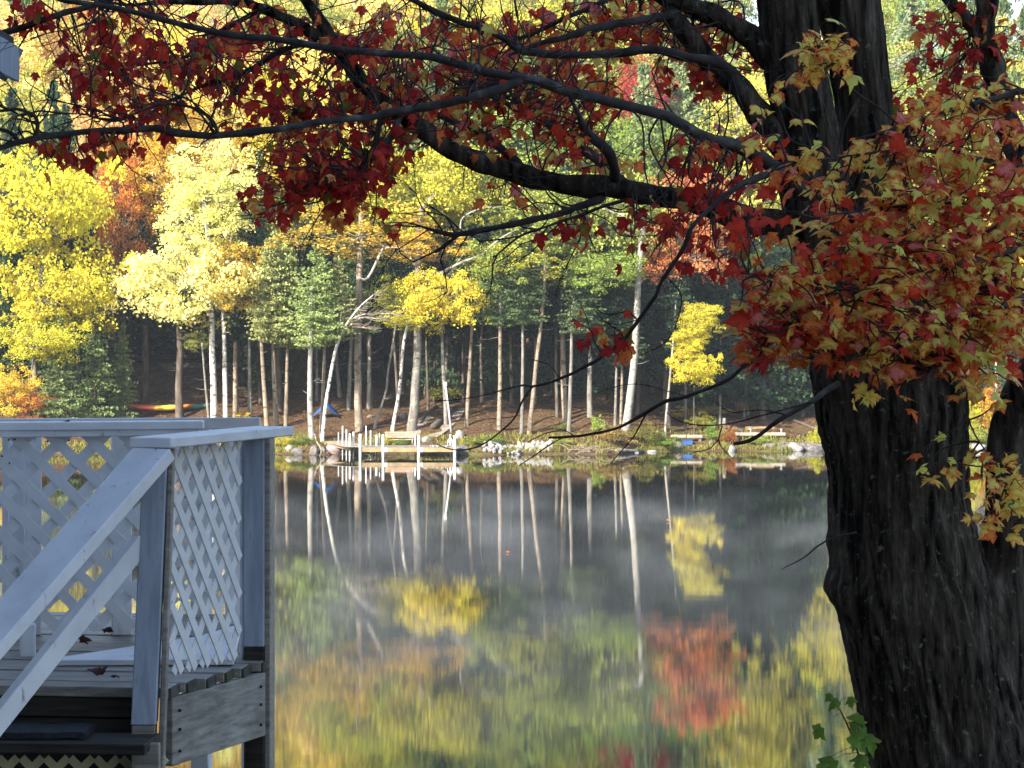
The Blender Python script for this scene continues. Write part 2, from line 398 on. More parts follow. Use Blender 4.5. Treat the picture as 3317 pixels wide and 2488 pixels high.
def hemlock_mesh(name, levels, nb, droop=0.25, seed=0, needle=0.042, power=0.75, uneven=0.25):
    C = []; D = []; T = []
    for i in range(levels):
        z = (i + 0.5 * nrg.random()) / levels
        R = max(0.05, (1 - z) ** power) * (1 - 0.35 * max(0, 0.12 - z) / 0.12)
        for k in range(nb if z < 0.7 else max(4, nb - 3)):
            a = nrg.uniform(0, 2 * np.pi); r = R * nrg.uniform(1 - uneven * 2, 1.05)
            tone = np.clip(nrg.normal(0.5, 0.16), 0, 1)
            dirh = np.array([math.cos(a), math.sin(a), 0.0]); side = np.array([-math.sin(a), math.cos(a), 0.0])
            m_ = max(3, int(9 * r))
            for j in range(m_):
                s = (j + 0.6) / m_
                zz = z + 0.05 * s - droop * 0.22 * s * s * r
                base = dirh * r * s; wd = 0.30 * r * (1 - 0.65 * s) + 0.03
                for q in range(11):
                    lat = nrg.normal(0, 0.55) * wd
                    C.append(base + side * lat + np.array([0, 0, zz + nrg.normal(0, 0.006) - abs(lat) * 0.06]))
                    dd = dirh + side * (1.3 if lat > 0 else -1.3) * nrg.uniform(0.2, 1) + np.array([0, 0, nrg.uniform(-0.10, 0.02)])
                    D.append(dd); T.append(np.clip(tone + nrg.normal(0, 0.13), 0, 1))
    C = np.array(C); D = np.array(D); T = np.array(T); Nn = len(C)
    nr = np.array([0, 0, 1.0]) + rand_unit(Nn) * 0.75
    L = needle * nrg.uniform(1.1, 2.4, Nn); W = needle * nrg.uniform(0.5, 0.9, Nn)
    me = quad_mesh(name, C, D, nr, L, W, np.stack([T, np.clip(nrg.normal(0.5, 0.2, Nn), 0, 1)], 1)); me.materials.append(M['ndl'])
    return me

BL = [broadleaf_mesh('broadleaf_crown', 230, 62, 0.17, 0.044, seed=1), broadleaf_mesh('broadleaf_crown', 200, 66, 0.19, 0.044, seed=2),
      broadleaf_mesh('broadleaf_crown', 260, 56, 0.16, 0.042, seed=3), broadleaf_mesh('broadleaf_crown', 170, 70, 0.19, 0.044, seed=4)]
BT = [broadleaf_mesh('tall_crown', 300, 60, 0.18, 0.044, seed=11, zs=1.7), broadleaf_mesh('tall_crown', 270, 64, 0.19, 0.044, seed=12, zs=1.7), broadleaf_mesh('tall_crown', 320, 56, 0.17, 0.042, seed=13, zs=1.7)]
BF = [broadleaf_mesh('spreading_crown', 170, 66, 0.16, 0.040, seed=14, zs=.6), broadleaf_mesh('spreading_crown', 150, 70, 0.17, 0.040, seed=15, zs=.6)]
SP = [broadleaf_mesh('sparse_crown', 95, 60, 0.19, 0.044, seed=5), broadleaf_mesh('sparse_crown', 80, 62, 0.20, 0.044, seed=6)]
SH = [broadleaf_mesh('shrub_crown', 40, 60, 0.34, 0.10, low=-0.3, seed=8), broadleaf_mesh('shrub_crown', 34, 70, 0.36, 0.09, low=-0.3, seed=9)]
HM = [hemlock_mesh('hemlock_crown', 30, 9, seed=1), hemlock_mesh('hemlock_crown', 26, 9, droop=0.4, seed=2, uneven=0.35), hemlock_mesh('hemlock_crown', 34, 8, droop=0.15, seed=3, power=0.6)]

YEL = (0.70, 0.60, 0.065); PYEL = (0.84, 0.75, 0.30); GOLD = (0.66, 0.46, 0.065); OLIVE = (0.30, 0.29, 0.045); ORG = (0.55, 0.20, 0.05)
PEACH = (0.68, 0.40, 0.16); SALM = (0.68, 0.25, 0.10); RED = (0.45, 0.06, 0.05); LGRN = (0.33, 0.37, 0.08); GRN = (0.20, 0.27, 0.05); YGRN = (0.47, 0.43, 0.06)
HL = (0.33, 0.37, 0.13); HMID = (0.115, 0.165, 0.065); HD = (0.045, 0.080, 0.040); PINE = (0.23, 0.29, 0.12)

def jit(c, k=0.12):
    f = 1 + rng.uniform(-k, k); return tuple(max(0.01, v * f * (1 + rng.uniform(-k, k) * 0.5)) for v in c) + (1,)

def put_crown(root, kind, cen, rx, rz, color, seed=None, depth=None):
    """kind B/S: ellipsoid about cen; kind H: cone standing with its foot at cen, rx radius, rz height"""
    r = rng.random
    if kind == 'H':
        me = rng.choice(HM)
        o = link('crown', me, root, loc=cen - Vector(root.location)); o.scale = (rx, rx, rz)
    else:
        zs = 1.0; pool_ = {'B': BL, 'S': SP, 'K': SH}[kind]
        if kind == 'B' and rz / rx > 1.3: pool_, zs = BT, 1.7
        elif kind == 'B' and rz / rx < .78: pool_, zs = BF, .6
        me, lm = rng.choice(pool_)
        o = link('crown', me, root, loc=cen - Vector(root.location)); o.scale = (rx, (depth or rx * 0.9), rz / zs)
        if kind != 'K':
            o2 = link('limbs', lm, root, loc=cen - Vector(root.location)); o2.scale = o.scale
            if not lm.materials: lm.materials.append(M['b_grey'])
            o2.rotation_euler.z = 0
    a = r() * 6.283; o.rotation_euler = (0, 0, a)
    if kind in 'BS': o2.rotation_euler = (0, 0, a)
    o.color = jit(color); return o

def far_tree(name, label, base, path, w_, bark, crowns, cat='tree', group=None, top=None, bare=None):
    """base: Vector on the ground; path: pixels (x, y) going up at the base's depth; w_: trunk width in px;
       crowns: (kind, cx, cy, rx, ry, colour[, depth offset]) in px, H: (kind, cx, ybottom, ytop, r, colour)"""
    d = base.y; s = d / F
    root = empty(name, base); tag(root, label, cat, group)
    pts = [tuple(base - Vector((0, 0, 0.3))) + (w_ * s * 0.62,), tuple(base + Vector((0, 0, 0.25))) + (w_ * s * 0.54,)]
    n_ = len(path)
    for i, (x, y) in enumerate(path):
        p = P(x, y, d + (0.25 * rng.uniform(-1, 1) if i else 0)); pts.append((p.x, p.y, p.z, w_ * s * 0.5 * (0.97 - 0.30 * (i + 1) / n_)))
    if crowns:
        hi = max(P(0, (c[2] if c[0] != 'H' else (c[2] * 0.25 + c[3] * 0.75)), d).z for c in crowns)
        cx_ = crowns[0][1]
        if hi > pts[-1][2] + 0.5:
            p = P(cx_ * 0.5 + path[-1][0] * 0.5, 0, d); pts.append((p.x, d, (hi + pts[-1][2]) / 2, w_ * s * 0.26)); p = P(cx_, 0, d); pts.append((p.x, d, hi, w_ * s * 0.12))
    sm = catmull(pts, 4)
    jx = rng.uniform(0, 50)
    V = []
    for q in sm:
        k = 0.35 * q[3]
        V.append(Vector((q[0] + k * mnoise.noise(Vector((jx, q[2] * 0.5, 0))), q[1], q[2])))
    mb = MB(); mb.tube(V, [q[3] for q in sm], 10 if w_ > 11 else 8)
    nv_ = len(V); lo, hi_ = int(nv_ * .35), int(nv_ * .8)
    for k in range(rng.randint(3, 7)):
        i_ = rng.randint(lo, hi_); p = V[i_]; a_ = rng.uniform(0, 6.28); L_ = rng.uniform(.3, 1.1)
        e_ = p + Vector((math.cos(a_) * L_, math.sin(a_) * L_ * .6, rng.uniform(-.15, .35) * L_)); mb.tube([p, (p + e_) / 2 + Vector((0, 0, -.05)), e_], [.016, .011, .005], 4, False)
    mb.build('trunk', M[bark], root, True)
    for c in crowns:
        if c[0] == 'H':
            foot = P(c[1], c[2], d); tp = P(c[1], c[3], d)
            put_crown(root, 'H', foot, c[4] * s, tp.z - foot.z, c[5])
        else:
            dd = d + (c[6] if len(c) > 6 else 0)
            cen = P(c[1], c[2], dd); put_crown(root, c[0], cen, c[3] * s * 1.12, c[4] * s * 1.12, c[5])
    for br in (bare or []):
        q = catmull([tuple(P(x, y, d + dz)) + (r_ * s,) for (x, y, r_, dz) in br], 4)
        mb = MB(); mb.tube([Vector(p[:3]) for p in q], [max(0.006, p[3]) for p in q], 6)
        mb.build('bare_limb', M['b_pale'], root, True)
    return root

T = []   # name, label, base px, path px, width px, bark, crowns, extras
def t(name, label, b, path, w_, bark, crowns, bare=None): T.append((name, label, b, path, w_, bark, crowns, bare))
t('hemlock_tree', 'dark-trunked evergreen in front of the dark cabin corner', (313, 872), [(314, 760), (315, 560)], 17, 'b_dark', [('H', 315, 700, 350, 95, HD)])
t('maple_tree', 'stout grey-brown trunk just left of the two white birches', (387, 905), [(388, 800), (386, 600)], 18, 'b_dark', [('B', 385, 340, 115, 150, GOLD, 3)])  # bark set darker to stand in for the shade on this trunk
t('birch_tree', 'bright white birch with overexposed pale yellow crown above the white railing', (463, 916), [(458, 720), (453, 563), (440, 430)], 14, 'b_birch',
  [('B', 415, 610, 148, 92, PYEL), ('B', 445, 440, 108, 150, PYEL, 0.5)])
t('birch_tree', 'slimmer white birch standing close right of the brightest white birch', (488, 916), [(485, 744), (482, 650)], 11, 'b_birch', [('B', 505, 590, 75, 85, GOLD), ('B', 480, 470, 70, 100, PYEL, 1)])
t('young_tree', 'thin grey stem leaning left against the brightest white birch', (450, 908), [(443, 820), (436, 740)], 6, 'b_grey', [('S', 428, 735, 28, 26, LGRN)])
t('hemlock_tree', 'tan trunk second to the right of the white birches', (509, 906), [(509, 700)], 12, 'b_tan', [('H', 512, 735, 400, 85, HD)])
t('hemlock_tree', 'narrow grey trunk between tan trunk and light green hemlocks', (540, 906), [(538, 708)], 9, 'b_grey', [('H', 548, 705, 440, 78, HD)])
t('hemlock_tree', 'sunlit tan trunk at the far end of the white railing', (576, 926), [(566, 760), (562, 640)], 10, 'b_tan', [('H', 580, 738, 520, 66, HL)])
t('hemlock_tree', 'sunlit tan trunk with grey trunk behind it, right of railing end', (596, 922), [(590, 714)], 11, 'b_tan', [('H', 606, 740, 470, 76, HL)])
t('maple_tree', 'dim grey trunk half hidden behind a sunlit tan trunk', (604, 888), [(603, 720)], 14, 'b_dark', [('S', 650, 440, 120, 90, OLIVE, 4)])
t('hemlock_tree', 'slender trunk under the left edge of the pale green hemlock', (618, 922), [(621, 736)], 9, 'b_tan', [('H', 634, 752, 545, 70, HL)])
t('hemlock_tree', 'bright white-lit trunk with flared roots at the water beside the dock', (675, 955), [(668, 850), (672, 740), (672, 640)], 13, 'b_pale', [('H', 684, 750, 535, 88, HL)])
t('hemlock_tree', 'slim tan trunk directly behind the leaning bare birch', (694, 946), [(698, 850), (702, 736)], 9, 'b_tan', [('H', 728, 735, 560, 66, HL)])
t('hemlock_tree', 'dim grey trunk left of the thick pale trunk behind the dock', (753, 886), [(757, 800), (760, 714)], 10, 'b_grey', [('H', 765, 705, 470, 85, HMID)])
t('maple_tree', 'thick pale blotched trunk standing behind the left dock posts', (776, 932), [(772, 850), (774, 708), (778, 560), (780, 470)], 18, 'b_tan', [('S', 770, 490, 150, 75, GOLD), ('B', 800, 380, 140, 90, YGRN, 3)],
  [[(772, 600, 3.5, 0), (795, 600, 3, -.3), (825, 541, 3, -.5), (834, 535, 2.5, -.6), (868, 535, 1.5, -.9)], [(834, 536, 2, -.6), (800, 516, 2, -.9), (774, 514, 1.5, -1), (753, 532, .8, -1.2)],
   [(776, 520, 2, 0), (700, 505, 1.5, -.5), (650, 500, .8, -1)], [(900, 577, 2, 0), (880, 550, 2, -.3), (870, 530, 1, -.5)]])
t('hemlock_tree', 'dim trunk just right of the thick pale blotched trunk', (797, 884), [(800, 703)], 10, 'b_grey', [('H', 830, 690, 430, 90, HD)])
t('young_tree', 'thin crooked grey-green stem curving up left of the bench', (812, 926), [(834, 845), (838, 803), (854, 708), (858, 640)], 6, 'b_grey', [('S', 855, 640, 55, 60, OLIVE)])
t('maple_tree', 'pale leaning trunk rising behind the bench to a bright yellow crown', (849, 932), [(862, 845), (873, 735), (890, 680), (905, 650)], 8, 'b_birch',
  [('B', 955, 640, 95, 62, YEL, -0.8), ('S', 880, 690, 50, 24, YEL, -1)], [[(886, 700, 2.5, 0), (893, 675, 2, .1), (896, 658, 1, .2)]])
t('hemlock_tree', 'dim trunk behind the pale leaning trunk, in the shaded wood', (868, 850), [(868, 700), (868, 580)], 13, 'b_dark', [('H', 880, 665, 350, 105, HD)])
t('oak_tree', 'thickest grey trunk with lit left edge, right behind the bench', (890, 932), [(897, 850), (903, 708), (905, 560), (910, 460)], 21, 'b_grey', [('B', 950, 400, 150, 95, YGRN, 1.5), ('S', 920, 530, 95, 45, GOLD)],
  [[(905, 620, 3, 0), (990, 570, 3, -.5), (1040, 550, 2.6, -.8), (1078, 517, 2, -1), (1115, 496, 1.2, -1.2)], [(985, 572, 2, -.4), (1024, 514, 1, -.6)],
   [(900, 590, 2, 0), (945, 590, 1.6, -.6), (975, 575, 1, -.8)], [(994, 500, 2, -.5), (1000, 470, 1.6, -.7), (1040, 450, 1.4, -.9), (1082, 447, .9, -1)]])
t('hemlock_tree', 'dim narrow trunk right of the thickest grey trunk', (919, 860), [(925, 708)], 8, 'b_dark', [('H', 940, 690, 420, 95, HD)])
t('hemlock_tree', 'dim brown trunk behind the top of the leaning white pole', (942, 868), [(946, 722)], 10, 'b_dark', [('H', 975, 700, 450, 90, HD)])
t('hemlock_tree', 'grey trunk beside the leaning pole with the white cap', (964, 918), [(958, 800), (954, 690), (952, 620)], 9, 'b_grey', [('H', 1000, 700, 500, 80, HMID)])
t('hemlock_tree', 'dim leaning trunk behind the sunlit trunk right of the pole', (998, 868), [(1004, 780), (1011, 700)], 8, 'b_dark', [('H', 1030, 690, 440, 90, HD)])
t('maple_tree', 'sunlit trunk leaning right, first past the leaning pole', (1009, 921), [(1014, 800), (1021, 687), (1040, 600)], 9, 'b_tan', [('B', 1085, 570, 95, 55, LGRN, -0.5)])
t('hemlock_tree', 'short lit stretch of trunk in shade left of the straight grey trunk', (1040, 868), [(1039, 746)], 7, 'b_tan', [('H', 1050, 700, 500, 75, HD)])
t('hemlock_tree', 'straight grey-tan trunk left of the white stone rubble', (1078, 929), [(1080, 800), (1081, 662)], 10, 'b_tan', [('H', 1090, 705, 490, 80, HMID)])
t('hemlock_tree', 'reddish dim trunk right of the straight grey-tan trunk', (1106, 872), [(1105, 690)], 8, 'b_dark', [('H', 1130, 695, 500, 80, HMID)])
t('hemlock_tree', 'slim trunk on the bank directly above the white stone rubble', (1127, 940), [(1129, 800), (1130, 684)], 8, 'b_grey', [('H', 1145, 700, 520, 70, HMID)])
t('maple_tree', 'lit trunk leaning right above the white stone rubble', (1144, 940), [(1156, 810), (1170, 680), (1178, 560)], 10, 'b_tan', [('B', 1150, 450, 140, 110, LGRN, 1), ('S', 1130, 560, 90, 45, YGRN)])
t('hemlock_tree', 'dim dark reddish trunk left of a pair of lit trunks', (1203, 902), [(1201, 695)], 8, 'b_dark', [('H', 1205, 690, 520, 85, HD)])
t('maple_tree', 'lit trunk tapering up, left one of the close pair', (1220, 910), [(1214, 727), (1210, 660)], 13, 'b_tan', [('B', 1240, 520, 125, 95, LGRN, 2)])
t('hemlock_tree', 'slim straight trunk, right one of the close pair', (1230, 936), [(1233, 800), (1236, 676)], 9, 'b_grey', [('H', 1255, 720, 530, 72, HMID)])
t('hemlock_tree', 'speckled grey trunk standing in the shaded wood right of the pair', (1274, 902), [(1275, 810), (1276, 742)], 12, 'b_grey', [('H', 1300, 745, 480, 85, HD)])
t('young_tree', 'very thin grey stem left of the big white leaning trunk', (1329, 921), [(1331, 800), (1332, 740)], 6, 'b_grey', [('H', 1328, 770, 560, 62, HD)])
t('young_tree', 'thin lit stem touching the big white leaning trunk', (1342, 917), [(1344, 790)], 7, 'b_tan', [('H', 1350, 790, 600, 60, HMID)])
t('maple_tree', 'big white-grey trunk leaning right with pale green leaves on top', (1352, 938), [(1364, 830), (1371, 740), (1378, 616), (1386, 480)], 18, 'b_pale', [('B', 1300, 580, 95, 42, LGRN, -0.8), ('B', 1330, 450, 150, 100, LGRN, 2)])
t('young_tree', 'very thin white leaning stem left of the yellow sapling', (1437, 938), [(1447, 820), (1454, 739), (1460, 660)], 5.5, 'b_pale', [('H', 1470, 760, 560, 60, HD)])
t('hemlock_tree', 'wide dark trunk behind the very thin white stem', (1441, 918), [(1440, 800), (1440, 700)], 15, 'b_dark', [('H', 1415, 800, 470, 115, HD)])
t('young_tree', 'thin pale stem above the timber steps on the right bank', (1556, 918), [(1556, 841), (1555, 760)], 5, 'b_grey', [('H', 1570, 850, 520, 105, HD)])
t('maple_sapling', 'bright yellow sapling glowing against the dark evergreens', (1500, 946), [(1499, 860), (1503, 760)], 3.5, 'b_dark', [('B', 1512, 685, 46, 36, YEL, -1), ('B', 1488, 740, 42, 34, YEL, -1), ('B', 1502, 795, 52, 34, YEL, -1)])
t('red_maple_tree', 'salmon red tree crown in front of the evergreens', (1482, 930), [(1480, 750), (1478, 600)], 6, 'b_dark', [('B', 1485, 525, 110, 66, SALM, -1.5), ('B', 1505, 420, 95, 70, SALM, -1.5), ('S', 1425, 575, 66, 40, SALM, -1.5)])
t('hemlock_tree', 'dark evergreen right of the yellow sapling', (1650, 905), [(1650, 700)], 13, 'b_dark', [('H', 1655, 880, 470, 120, HD)])
t('hemlock_tree', 'dark evergreen close left of the foreground maple trunk', (1735, 900), [(1735, 700)], 13, 'b_dark', [('H', 1735, 880, 440, 120, HD)])
t('maple_tree', 'yellow tree seen mostly as reflection beside the foreground trunk', (1800, 905), [(1800, 700)], 10, 'b_grey', [('B', 1815, 560, 80, 140, YEL)])
t('maple_tree', 'yellow tree at the left edge, high above the railing', (70, 905), [(80, 700), (90, 560)], 13, 'b_grey', [('B', 90, 440, 160, 120, YEL)])
t('maple_tree', 'yellow tree left of the hanging dead branches', (165, 906), [(168, 780), (160, 700)], 10, 'b_grey', [('B', 140, 625, 130, 85, YEL, -0.5)])
t('maple_tree', 'low yellow layered boughs above the young hemlocks at left', (65, 912), [(66, 820), (75, 770)], 6, 'b_grey', [('B', 95, 735, 85, 45, YEL, -1.2)])
t('maple_tree', 'slender orange tree column left of the bright yellow birch', (255, 885), [(255, 700), (256, 560)], 11, 'b_dark', [('B', 262, 440, 68, 180, ORG, 0.5)],
  [[(225, 590, 2, -2), (215, 640, 1.6, -2), (198, 700, .7, -2)], [(228, 580, 2, -2), (222, 660, 1.5, -2), (215, 690, .6, -2)], [(240, 570, 2, -2), (270, 605, 1.5, -2), (283, 640, .7, -2)], [(250, 580, 2, -2), (236, 640, 1.5, -2), (230, 690, .5, -2)]])
t('maple_sapling', 'small orange sapling at the left edge above the railing', (20, 912), [(22, 840)], 4, 'b_dark', [('B', 18, 845, 62, 60, GOLD, -1.5), ('S', 60, 865, 40, 26, ORG, -1.8)])
t('young_hemlock', 'feathery young hemlock in front of the yellow boughs at left', (128, 914), [(128, 800)], 7, 'b_dark', [('H', 128, 908, 690, 78, (0.20, 0.26, 0.10))])
t('young_hemlock', 'young hemlock second from left above the white railing', (205, 912), [(205, 800)], 7, 'b_dark', [('H', 205, 905, 640, 82, (0.20, 0.26, 0.10))])
t('young_hemlock', 'bright young hemlock beside the kayak bow', (268, 912), [(268, 800)], 6, 'b_dark', [('H', 266, 912, 700, 56, (0.20, 0.26, 0.10))])
t('hemlock_tree', 'dark hemlock filling the shade behind the young hemlocks', (180, 890), [(180, 700)], 12, 'b_dark', [('H', 180, 880, 520, 120, HD)])
t('hemlock_tree', 'dark hemlock at the far left edge', (30, 890), [(30, 700)], 12, 'b_dark', [('H', 30, 885, 500, 120, HD)])
t('birch_tree', 'thin white birch glimpsed between the forked maple stems at right', (2152, 926), [(2152, 780), (2152, 700)], 6, 'b_birch', [('B', 2160, 560, 90, 110, GOLD)])
t('maple_tree', 'yellow and orange low tree glimpsed between the forked stems at right', (2112, 930), [(2112, 890)], 5, 'b_dark', [('B', 2100, 885, 40, 50, YEL, -1), ('B', 2140, 880, 32, 48, ORG, -1.4)])
t('hemlock_tree', 'dark evergreen behind the foreground trunk on the right', (1950, 900), [(1950, 700)], 13, 'b_dark', [('H', 1950, 880, 380, 140, HD)])
t('hemlock_tree', 'dark evergreen at the right edge behind the red and yellow leaves', (2230, 900), [(2230, 700)], 13, 'b_dark', [('H', 2230, 880, 380, 130, HD)])
for (name, label, bpx, path, w_, bark, crowns, bare) in T:
    far_tree(name, label, on_ground(*bpx), path, w_, bark, crowns, bare=bare)

# second row: crowns seen above the shore trees, each tree standing on the slope behind
MID = [('peach', 60, 150, 160, 150, PEACH, 158, 'peach-coloured tree crown high at the left edge'), ('o', 215, 95, 120, 110, ORG, 163, 'orange tree crown high at the left, behind red leaves'),
       ('y', 20, 320, 130, 120, PYEL, 149, 'pale yellow crown at the left edge above the long branch'), ('y', 190, 290, 120, 130, PYEL, 152, 'pale yellow crown behind the left red leaves'),
       ('y', 345, 210, 130, 140, YEL, 150, 'yellow crown over the top of the bright birch'), ('y', 470, 150, 130, 130, PEACH, 158, 'peach-yellow crown above and right of the bright birch'),
       ('y', 590, 280, 130, 130, YEL, 147, 'yellow crown behind the hanging red leaves'), ('g', 650, 70, 130, 100, LGRN, 168, 'pale green crown at the top left of centre'),
       ('y', 700, 390, 110, 90, GOLD, 141, 'golden crown above the pale green hemlocks'), ('yg', 780, 270, 140, 130, YGRN, 150, 'yellow-green crown behind the big sagging limb'),
       ('yg', 910, 180, 140, 130, YEL, 158, 'yellow crown at the top centre'), ('g', 1010, 290, 140, 120, LGRN, 147, 'light green crown right of the sagging limb'),
       ('yg', 1080, 120, 150, 130, YGRN, 164, 'yellow-green crown at the top, right of centre'), ('g', 1180, 330, 140, 110, LGRN, 150, 'light green crown over the rubble pile trees'),
       ('g', 1260, 170, 150, 140, YGRN, 160, 'yellow-green crown at the top behind twigs'), ('r', 1385, 200, 62, 62, RED, 152, 'small red crown among pale pines'),
       ('g', 1400, 330, 130, 90, GRN, 147, 'green crown below the small red crown'), ('g', 1330, 60, 120, 110, LGRN, 170, 'pale green crown at the top right of centre'),
       ('y', 1870, 330, 120, 120, YEL, 150, 'yellow crown between the two trunk stems'), ('y', 2080, 430, 120, 130, YGRN, 148, 'yellow-green crown behind the right leaf spray')]
for (k, cx_, cy_, rx, ry, colr, d, lab) in MID:
    p = P(cx_, cy_, d); base = Vector((p.x + rng.uniform(-.6, .6), d, ground_h(p.x, d)))
    bpx = CX + base.x / d * F; bpy_ = HY - (base.z - CZ) / d * F
    far_tree('hillside_tree', lab, base, [(bpx * 0.6 + cx_ * 0.4, bpy_ * 0.5 + cy_ * 0.5)], 13, rng.choice(['b_grey', 'b_dark', 'b_tan']), [('B', cx_, cy_, rx, ry, colr)])
for (cx_, yb, yt, r_, d, lab) in [(1480, 420, 130, 130, 156, 'pale feathery pine left of the forked trunk'), (1590, 420, 60, 130, 162, 'taller pale pine touching the forked trunk'), (1540, 330, 170, 110, 150, 'pale pine with low boughs behind the limb crotch'),
                             (1975, 330, -20, 130, 165, 'pale pine at the top right between maple stems'), (2130, 330, 20, 120, 170, 'pale pine at the top right corner'), (1700, 420, 60, 120, 158, 'pale pine behind the trunk'),
                             (560, 560, 330, 85, 138, 'dark pine behind the pale green hemlocks'), (180, 250, -10, 90, 172, 'grey-green pine at the top left')]:
    p = P(cx_, yb, d); base = Vector((p.x, d, ground_h(p.x, d)))
    bpy_ = HY - (base.z - CZ) / d * F
    far_tree('pine_tree', lab, base, [(cx_, bpy_ * 0.5 + yb * 0.5)], 12, 'b_dark', [('H', cx_, yb, yt, r_, PINE if 'pale' in lab else (HD if 'dark' in lab else HL))])

# the wood on the hill behind: countless alike trees, each its own
HILL = {'yellow': ((0.82, 0.62, 0.20), 'yellow-leaved tree in the distant hillside wood'), 'peach': (PEACH, 'peach-orange tree in the distant hillside wood'), 'green': (LGRN, 'light green broadleaf tree in the distant hillside wood'),
        'olive': ((0.50, 0.45, 0.10), 'yellow-green tree in the distant hillside wood'), 'pine': (PINE, 'pale green pine in the distant hillside wood'), 'hemlock': (HMID, 'dark green conifer in the distant hillside wood')}
row = 0
for d in (146, 155, 165, 176, 188, 201, 215, 230):
    half = 0.2 * d + 5; x = -half + rng.uniform(0, 3)
    while x < half:
        px = CX + x / d * F; u = rng.random()
        if px < 700: kind = 'yellow' if u < .42 else 'peach' if u < .62 else 'olive' if u < .8 else 'green' if u < .9 else 'hemlock'
        elif px < 1350: kind = 'olive' if u < .35 else 'green' if u < .62 else 'yellow' if u < .8 else 'pine' if u < .9 else 'hemlock'
        else: kind = 'pine' if u < .5 else 'hemlock' if u < .7 else 'green' if u < .85 else 'olive'
        y = d + rng.uniform(-3, 3); z = ground_h(x, y); H = rng.uniform(15, 21) + (4 if d > 210 else 0)
        colr, lab = HILL[kind]
        root = empty('hillside_tree' if kind not in ('pine', 'hemlock') else 'hillside_conifer', (x, y, z)); tag(root, lab, 'tree', kind + ' trees of the distant hillside wood')
        mb = MB(); mb.tube([(0, 0, -.3), (.1, 0, H * .4), (0, .1, H * .85)], [.22, .15, .04], 6); mb.build('trunk', M['b_grey'], root, True, loc=(0, 0, 0))
        if kind in ('pine', 'hemlock'): put_crown(root, 'H', Vector((x, y, z + H * .18)), rng.uniform(2.4, 3.2), H * .85, colr)
        else: put_crown(root, 'B', Vector((x, y, z + H * .62)), rng.uniform(3.1, 4.0), H * .38, colr)
        x += rng.uniform(4.6, 6.6)

# dark hemlocks added to darken the wood's interior behind the shore trees
u_ = 0
for d, n_u in ((131, 11), (136.5, 13), (142, 14)):
    for k in range(n_u):
        px = -60 + 1900 * (k + rng.uniform(.1, .9)) / n_u
        if d < 140 and 190 < px < 470: continue
        x = (px - CX) / F * d; y = d + rng.uniform(-2, 2); z = ground_h(x, y); H = rng.uniform(7, 12)
        root = empty('shade_hemlock', (x, y, z)); tag(root, 'dark hemlock added to fill the shade deep behind the shore trunks', 'tree', 'dark hemlocks added for shade')
        mb = MB(); mb.tube([(0, 0, -.3), (.1, 0, H * .4), (0, .1, H * .9)], [.13, .09, .02], 6); mb.build('trunk', M['b_dark'], root, True, loc=(0, 0, 0))
        put_crown(root, 'H', Vector((x, y, z + rng.uniform(.1, 1.0))), rng.uniform(2.0, 2.9), H, HD)

for k in range(46):
    px = 490 + 1230 * (k + rng.uniform(.05, .95)) / 46; d = rng.uniform(128, 141); x = (px - CX) / F * d; z = ground_h(x, d); base = Vector((x, d, z)); w_ = rng.uniform(5, 10); lean = rng.uniform(-12, 12)
    far_tree('woodland_tree', 'slim dim trunk deep in the shaded wood between the lit shore trunks', base, [(px + lean * .5, 790), (px + lean, 690)], w_, rng.choice(['b_grey', 'b_dark', 'b_dark', 'b_tan']), [('H', px + lean, rng.uniform(690, 730), rng.uniform(430, 520), rng.uniform(60, 85), HD)], group='dim slim trunks of the shaded wood')

for (x, y, H) in ((-25.5, 132, 15), (-22.5, 130.5, 14), (-28.5, 134, 16), (-24, 135.5, 15)):  # trees added to cast shade on the cabin
    z = ground_h(x, y); root = empty('shade_hemlock', (x, y, z)); tag(root, 'dark hemlock added to fill the shade deep behind the shore trunks', 'tree', 'dark hemlocks added for shade')
    mb = MB(); mb.tube([(0, 0, -.3), (.1, 0, H * .4), (0, .1, H * .9)], [.16, .1, .02], 6); mb.build('trunk', M['b_dark'], root, True, loc=(0, 0, 0)); put_crown(root, 'H', Vector((x, y, z + .5)), 3.0, H, HD)

# dead leaning birch with bare twigs, left of the thick trunk
base = on_ground(697, 954); s = base.y / F
root = empty('leaning_birch', base); tag(root, 'leafless white birch leaning right with a fan of bare twigs', 'tree')
def px_branch(root, name, pts, d, mat, sides=6):
    q = catmull([tuple(P(x, y, d + dz)) + (r_ * d / F,) for (x, y, r_, dz) in pts], 4)
    mb = MB(); mb.tube([Vector(p[:3]) for p in q], [max(0.005, p[3]) for p in q], sides); mb.build(name, mat, root, True); return q
d0 = base.y
px_branch(root, 'trunk', [(696, 958, 5.5, 0), (697, 940, 4.6, 0), (701, 900, 4.2, 0), (706, 858, 3.8, 0), (722, 768, 3.5, 0), (732, 735, 3.2, 0), (738, 719, 2.8, 0)], d0, M['b_birch'], 8)
subs = [[(738, 719, 2.4, 0), (752, 695, 2, -.1), (780, 660, 1.6, -.3), (818, 628, .6, -.5)], [(738, 719, 2.2, 0), (760, 690, 2, .1), (800, 677, 1.5, .2), (856, 679, .6, .3)],
        [(738, 719, 2.0, 0), (735, 700, 1.4, .1), (738, 668, .6, .2)], [(760, 690, 1.5, 0), (790, 686, 1, 0), (830, 690, .5, -.2)], [(745, 708, 1.4, 0), (775, 706, 1, .2), (800, 712, .5, .2)]]
tw = MB()
